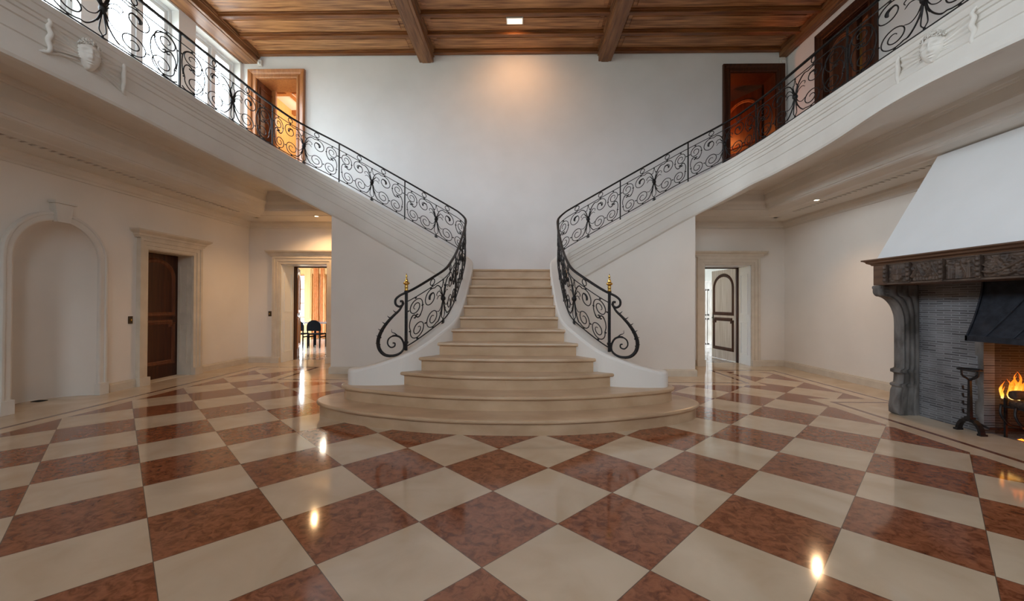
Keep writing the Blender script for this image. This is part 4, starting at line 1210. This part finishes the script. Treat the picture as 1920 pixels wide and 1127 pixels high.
# ------------------------------------------------------------------ rooms beyond the doors
def room(nm, x0, x1, y0, y1, z0, z1, mw, mf, mc, holes=(), left_holes=()):
    mb = MB()
    cut_wall(mb,'y',y1,y1+.2,x0-.2,x1+.2,z0,z1,list(holes)); cut_wall(mb,'x',x0-.2,x0,y0,y1,z0,z1,list(left_holes)); mb.box(x1,y0,z0,x1+.2,y1,z1)
    struct('wall_'+nm, mb, mw)
    mb = MB(); mb.box(x0-.2,y0,z0-.1,x1+.2,y1+.2,z0); struct('floor_'+nm, mb, mf)
    mb = MB(); mb.box(x0-.2,y0,z1,x1+.2,y1+.2,z1+.1); struct('ceiling_'+nm, mb, mc)
Y2 = BY+.502
DW = [(-8.9,-7.915,.25,2.39),(-7.356,-7.28,.25,2.39),(-7.146,-6.2,.25,2.39)]
room('dining_room', -10.5,-2.6,Y2,15.2,0,3.2,M['wood_yellow'],M['parquet'],M['plaster'],DW,[(10.3,11.6,.4,2.7),(12.6,14.2,.4,2.7)])
for k,(a,b,z0,z1) in enumerate(DW):
    d = door('window_%d'%(k+11),((a+b)/2,15.3,z0)); mb = MB(); t = .06 if b-a > .2 else .008
    mb.box(a,15.26,z0,a+t,15.34,z1); mb.box(b-t,15.26,z0,b,15.34,z1)
    for q in range(5):
        z = z0+(z1-z0-.04)*q/4; mb.box(a,15.27,z,b,15.33,z+.04)
    f = mb.obj('window_frame', M['wood_casing'], d); mb = MB(); mb.box(a,15.298,z0,b,15.302,z1); mb.obj('pane', M['glass'], f)
def curtain(x, w, label):
    mb = MB(); mb.grid(lambda u,v: (x+w*(u-.5)+.0, 15.10+.035*math.sin(u*2*PI*w*16), .02+2.9*v), int(w*120), 6)
    mb.grid(lambda u,v: (x+w*(u-.5)+.0, 15.115+.035*math.sin(u*2*PI*w*16), .02+2.9*v), int(w*120), 6)
    tag(mb.obj('curtain', M['curtain']), label, 'curtain', 'dining room curtains')
curtain(-7.455,.19,'orange curtain between the dining room windows above the gap of the two chairs'); curtain(-7.212,.135,'narrow brown orange curtain beside the far dining room window')
mb = MB(); mb.box(-7.90,15.12,0,-7.62,15.199,2.9); mb.box(-7.86,15.10,.75,-7.66,15.12,2.75); mb.box(-7.86,15.10,.1,-7.66,15.12,.65); mb.box(-8.95,15.14,2.42,-6.1,15.199,2.62); struct('trim_pilaster', mb, M['wood_yellow'], bevel=.006)
def chair(label):
    r = thing('dining_chair', label, 'chair', (0,0,0), group='black dining chairs'); K = M['black_chair']
    mb = MB(); mb.box(-.20,-.20,.385,.20,.20,.42); mb.obj('seat', K, r, bevel=.012, local=True)
    mb = MB(); pts = [(.215*math.cos(PI*k/16)*1.0, .62+.205*math.sin(PI*k/16)) for k in range(17)]
    mb.extr([(.215,.50)]+pts+[(-.215,.50)],'y',-.205,-.175); mb.obj('backrest', K, r, bevel=.01, local=True)
    for sx_ in (-1,1):
        for y in (-.19,.185):
            mb = MB(); mb.tube([(sx_*.185,y,0),(sx_*.185,y,.40 if y > 0 else .60)], .021, 6); mb.obj('leg', K, r, local=True)
        mb = MB(); mb.box(sx_*.185-.012,-.19,.30,sx_*.185+.012,.185,.335); mb.obj('rail', K, r, local=True)
    return r
def dup(root, loc, rz, label):
    r = root.copy(); COL.objects.link(r); r.location = loc; r.rotation_euler = (0,0,rz); r['label'] = label
    for ch in root.children:
        c = ch.copy(); COL.objects.link(c); c.parent = r
    return r
ch = chair('black dining chair with rounded back fully seen through the doorway'); ch.location = (-5.97,12.25,0)
dup(ch,(-6.49,12.25,0),.03,'black dining chair half hidden by the open dark door leaf')
dup(ch,(-5.95,14.15,0),PI,'black dining chair on the window side of the table opposite the rounded chair')
t = thing('dining_table','dark dining table with pale reflections seen through the doorway','table',(-6.3,13.3,0))
mb = MB(); mb.box(-7.9,12.78,.685,-4.9,13.82,.72); mb.obj('tabletop', M['table_top'], t, bevel=.006)
for x in (-7.7,-6.35,-5.1):
    for y in (12.9,13.7): mb = MB(); mb.tube([(x,y,0),(x,y,.69)], .035, 4); mb.obj('leg', M['black_chair'], t)
room('passage', 2.6,8.5,Y2,14.5,0,3.2,M['plaster'],M['parquet'],M['plaster'],[],[(10.2,10.9,.9,2.4)])
mb = MB(); mb.box(5.4,12.6,0,6.3,13.0,2.0)
for x in (5.43,5.87):
    for z in (.12,1.0): mb.box(x,12.58,z,x+.4,12.6,z+.04); mb.box(x,12.58,z+.76,x+.4,12.6,z+.8); mb.box(x,12.58,z,x+.04,12.6,z+.8); mb.box(x+.36,12.58,z,x+.4,12.6,z+.8)
mb.box(5.37,12.55,2.0,6.33,13.0,2.06)
t = thing('wall_cupboard','pale wooden cupboard glimpsed through the doorway behind the open panelled door','cupboard',(5.85,12.8,0)); mb.obj('body', M['parquet'], t)
room('upper_left_room', -6.28,-3.4,Y2,13.0,GZ,6.75,M['wood_yellow'],M['wood_casing'],M['plaster'],[],[])
mb = MB()
for x in (-5.7,-4.7,-3.7): mb.box(x-.06,Y2,6.62,x+.06,13.0,6.76)
for y in (10.3,11.4,12.5): mb.box(-6.28,y-.06,6.64,-3.4,y+.06,6.76)
mb.box(-6.28,12.88,6.35,-3.4,13.0,6.62); struct('ceiling_coffers', mb, M['wood_casing'])
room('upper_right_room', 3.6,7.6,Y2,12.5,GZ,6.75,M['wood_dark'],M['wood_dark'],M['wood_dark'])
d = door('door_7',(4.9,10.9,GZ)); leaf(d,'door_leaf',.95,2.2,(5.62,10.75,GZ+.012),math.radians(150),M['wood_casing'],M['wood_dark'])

# ------------------------------------------------------------------ light
W = bpy.data.worlds.new('sky'); SC.world = W; W.use_nodes = True
bg = W.node_tree.nodes['Background']; wt = W.node_tree
wc = wt.nodes.new('ShaderNodeTexCoord'); wsx = wt.nodes.new('ShaderNodeSeparateXYZ'); wt.links.new(wc.outputs['Generated'], wsx.inputs[0])
wm = wt.nodes.new('ShaderNodeMapRange'); wm.inputs['From Min'].default_value = -1; wt.links.new(wsx.outputs[2], wm.inputs['Value'])
wcol = ramp(wt, wm.outputs[0], [(.46,(.17,.19,.16)),(.51,(.36,.41,.44)),(.58,(.62,.72,.80)),(.68,(.74,.88,1.0))])
wt.links.new(wcol, bg.inputs[0]); bg.inputs[1].default_value = 22
def light(nm, typ, loc, energy, col=(1,1,1), rot=(0,0,0), size=None, size_y=None, spot=None, blend=.6, portal=False, radius=None):
    l = bpy.data.lights.new(nm, typ); l.energy = energy; l.color = col
    if typ == 'AREA':
        l.shape = 'RECTANGLE'; l.size = size; l.size_y = size_y or size
        if portal: l.cycles.is_portal = True
    if typ == 'SPOT': l.spot_size = spot; l.spot_blend = blend
    if radius is not None: l.shadow_soft_size = radius
    o = bpy.data.objects.new(nm, l); COL.objects.link(o); o.location = loc; o.rotation_euler = rot
    return o
for k,(a,b) in enumerate(WIN): light('portal','AREA',(ULX-.31,(a+b)/2,(WZ0+WZ1)/2),1,rot=(0,-PI/2,0),size=WZ1-WZ0,size_y=b-a,portal=True)
for x0,x1,z0,z1 in FW: light('portal','AREA',((x0+x1)/2,FY-.41,(z0+z1)/2),1,rot=(PI/2,0,0),size=x1-x0,size_y=z1-z0,portal=True)
# lamps of the room
light('downlight_beam','SPOT',(-4.05,8.365,3.10),65,(1,.60,.28),(0,0,0),spot=2.6,radius=.03)
light('downlight_beam','SPOT',(5.215,7.08,3.10),85,(1,.62,.33),(math.radians(-6),math.radians(20),0),spot=2.3,blend=1,radius=.03)
light('ceiling_light_beam','SPOT',(.035,7.97,CZ-.10),70,(1,.50,.22),(math.radians(36),0,0),spot=2.7,blend=1,radius=.08)
light('fire_light','POINT',(5.24,3.9,.50),3,(1,.36,.07),radius=.12)
light('fire_light','POINT',(5.36,4.2,.48),1.6,(1,.32,.05),radius=.08)
light('room_lamp','POINT',(-5.2,11.0,6.2),75,(1,.80,.55),radius=.15)
light('room_lamp','POINT',(4.72,10.2,5.5),45,(1,.26,.06),radius=.1)
light('room_lamp','POINT',(6.15,7.0,5.6),2,(1,.7,.3),radius=.03)
light('room_lamp','POINT',(-5.5,12.0,2.9),40,(1,.85,.65),radius=.2)

# ------------------------------------------------------------------ camera (solved from the floor tiles)
cd = bpy.data.cameras.new('camera'); cam = bpy.data.objects.new('camera', cd); COL.objects.link(cam)
cd.sensor_fit = 'HORIZONTAL'; cd.sensor_width = 36; cd.lens = 767.9/1920*36; cd.clip_start = .05
yaw, pitch, roll = map(math.radians, (-1.1625,-.4304,.2385))
cp,sp_ = math.cos(pitch),math.sin(pitch); cr,sr = math.cos(roll),math.sin(roll); cy,sy = math.cos(-yaw),math.sin(-yaw)
Mw = Matrix(((cy,-sy,0),(sy,cy,0),(0,0,1)))
R0 = Matrix(((cr,-sr,0),(sr,cr,0),(0,0,1))) @ Matrix(((1,0,0),(0,cp,-sp_),(0,sp_,cp))) @ Matrix(((1,0,0),(0,0,-1),(0,1,0)))
Rc = R0 @ Mw.transposed()
Rb = Matrix((Rc[0], -Rc[1], -Rc[2])).transposed()
cam.matrix_world = Matrix.Translation((.165,0,1.34)) @ Rb.to_4x4()
SC.camera = cam
SC.view_settings.view_transform = 'Standard'; SC.view_settings.look = 'None'; SC.view_settings.gamma = 1; SC.view_settings.exposure = 0.0
SC.cycles.use_denoising = True
SC.cycles.max_bounces = 10; SC.cycles.diffuse_bounces = 6; SC.cycles.glossy_bounces = 4; SC.cycles.transparent_max_bounces = 12
SC.cycles.sample_clamp_indirect = 6
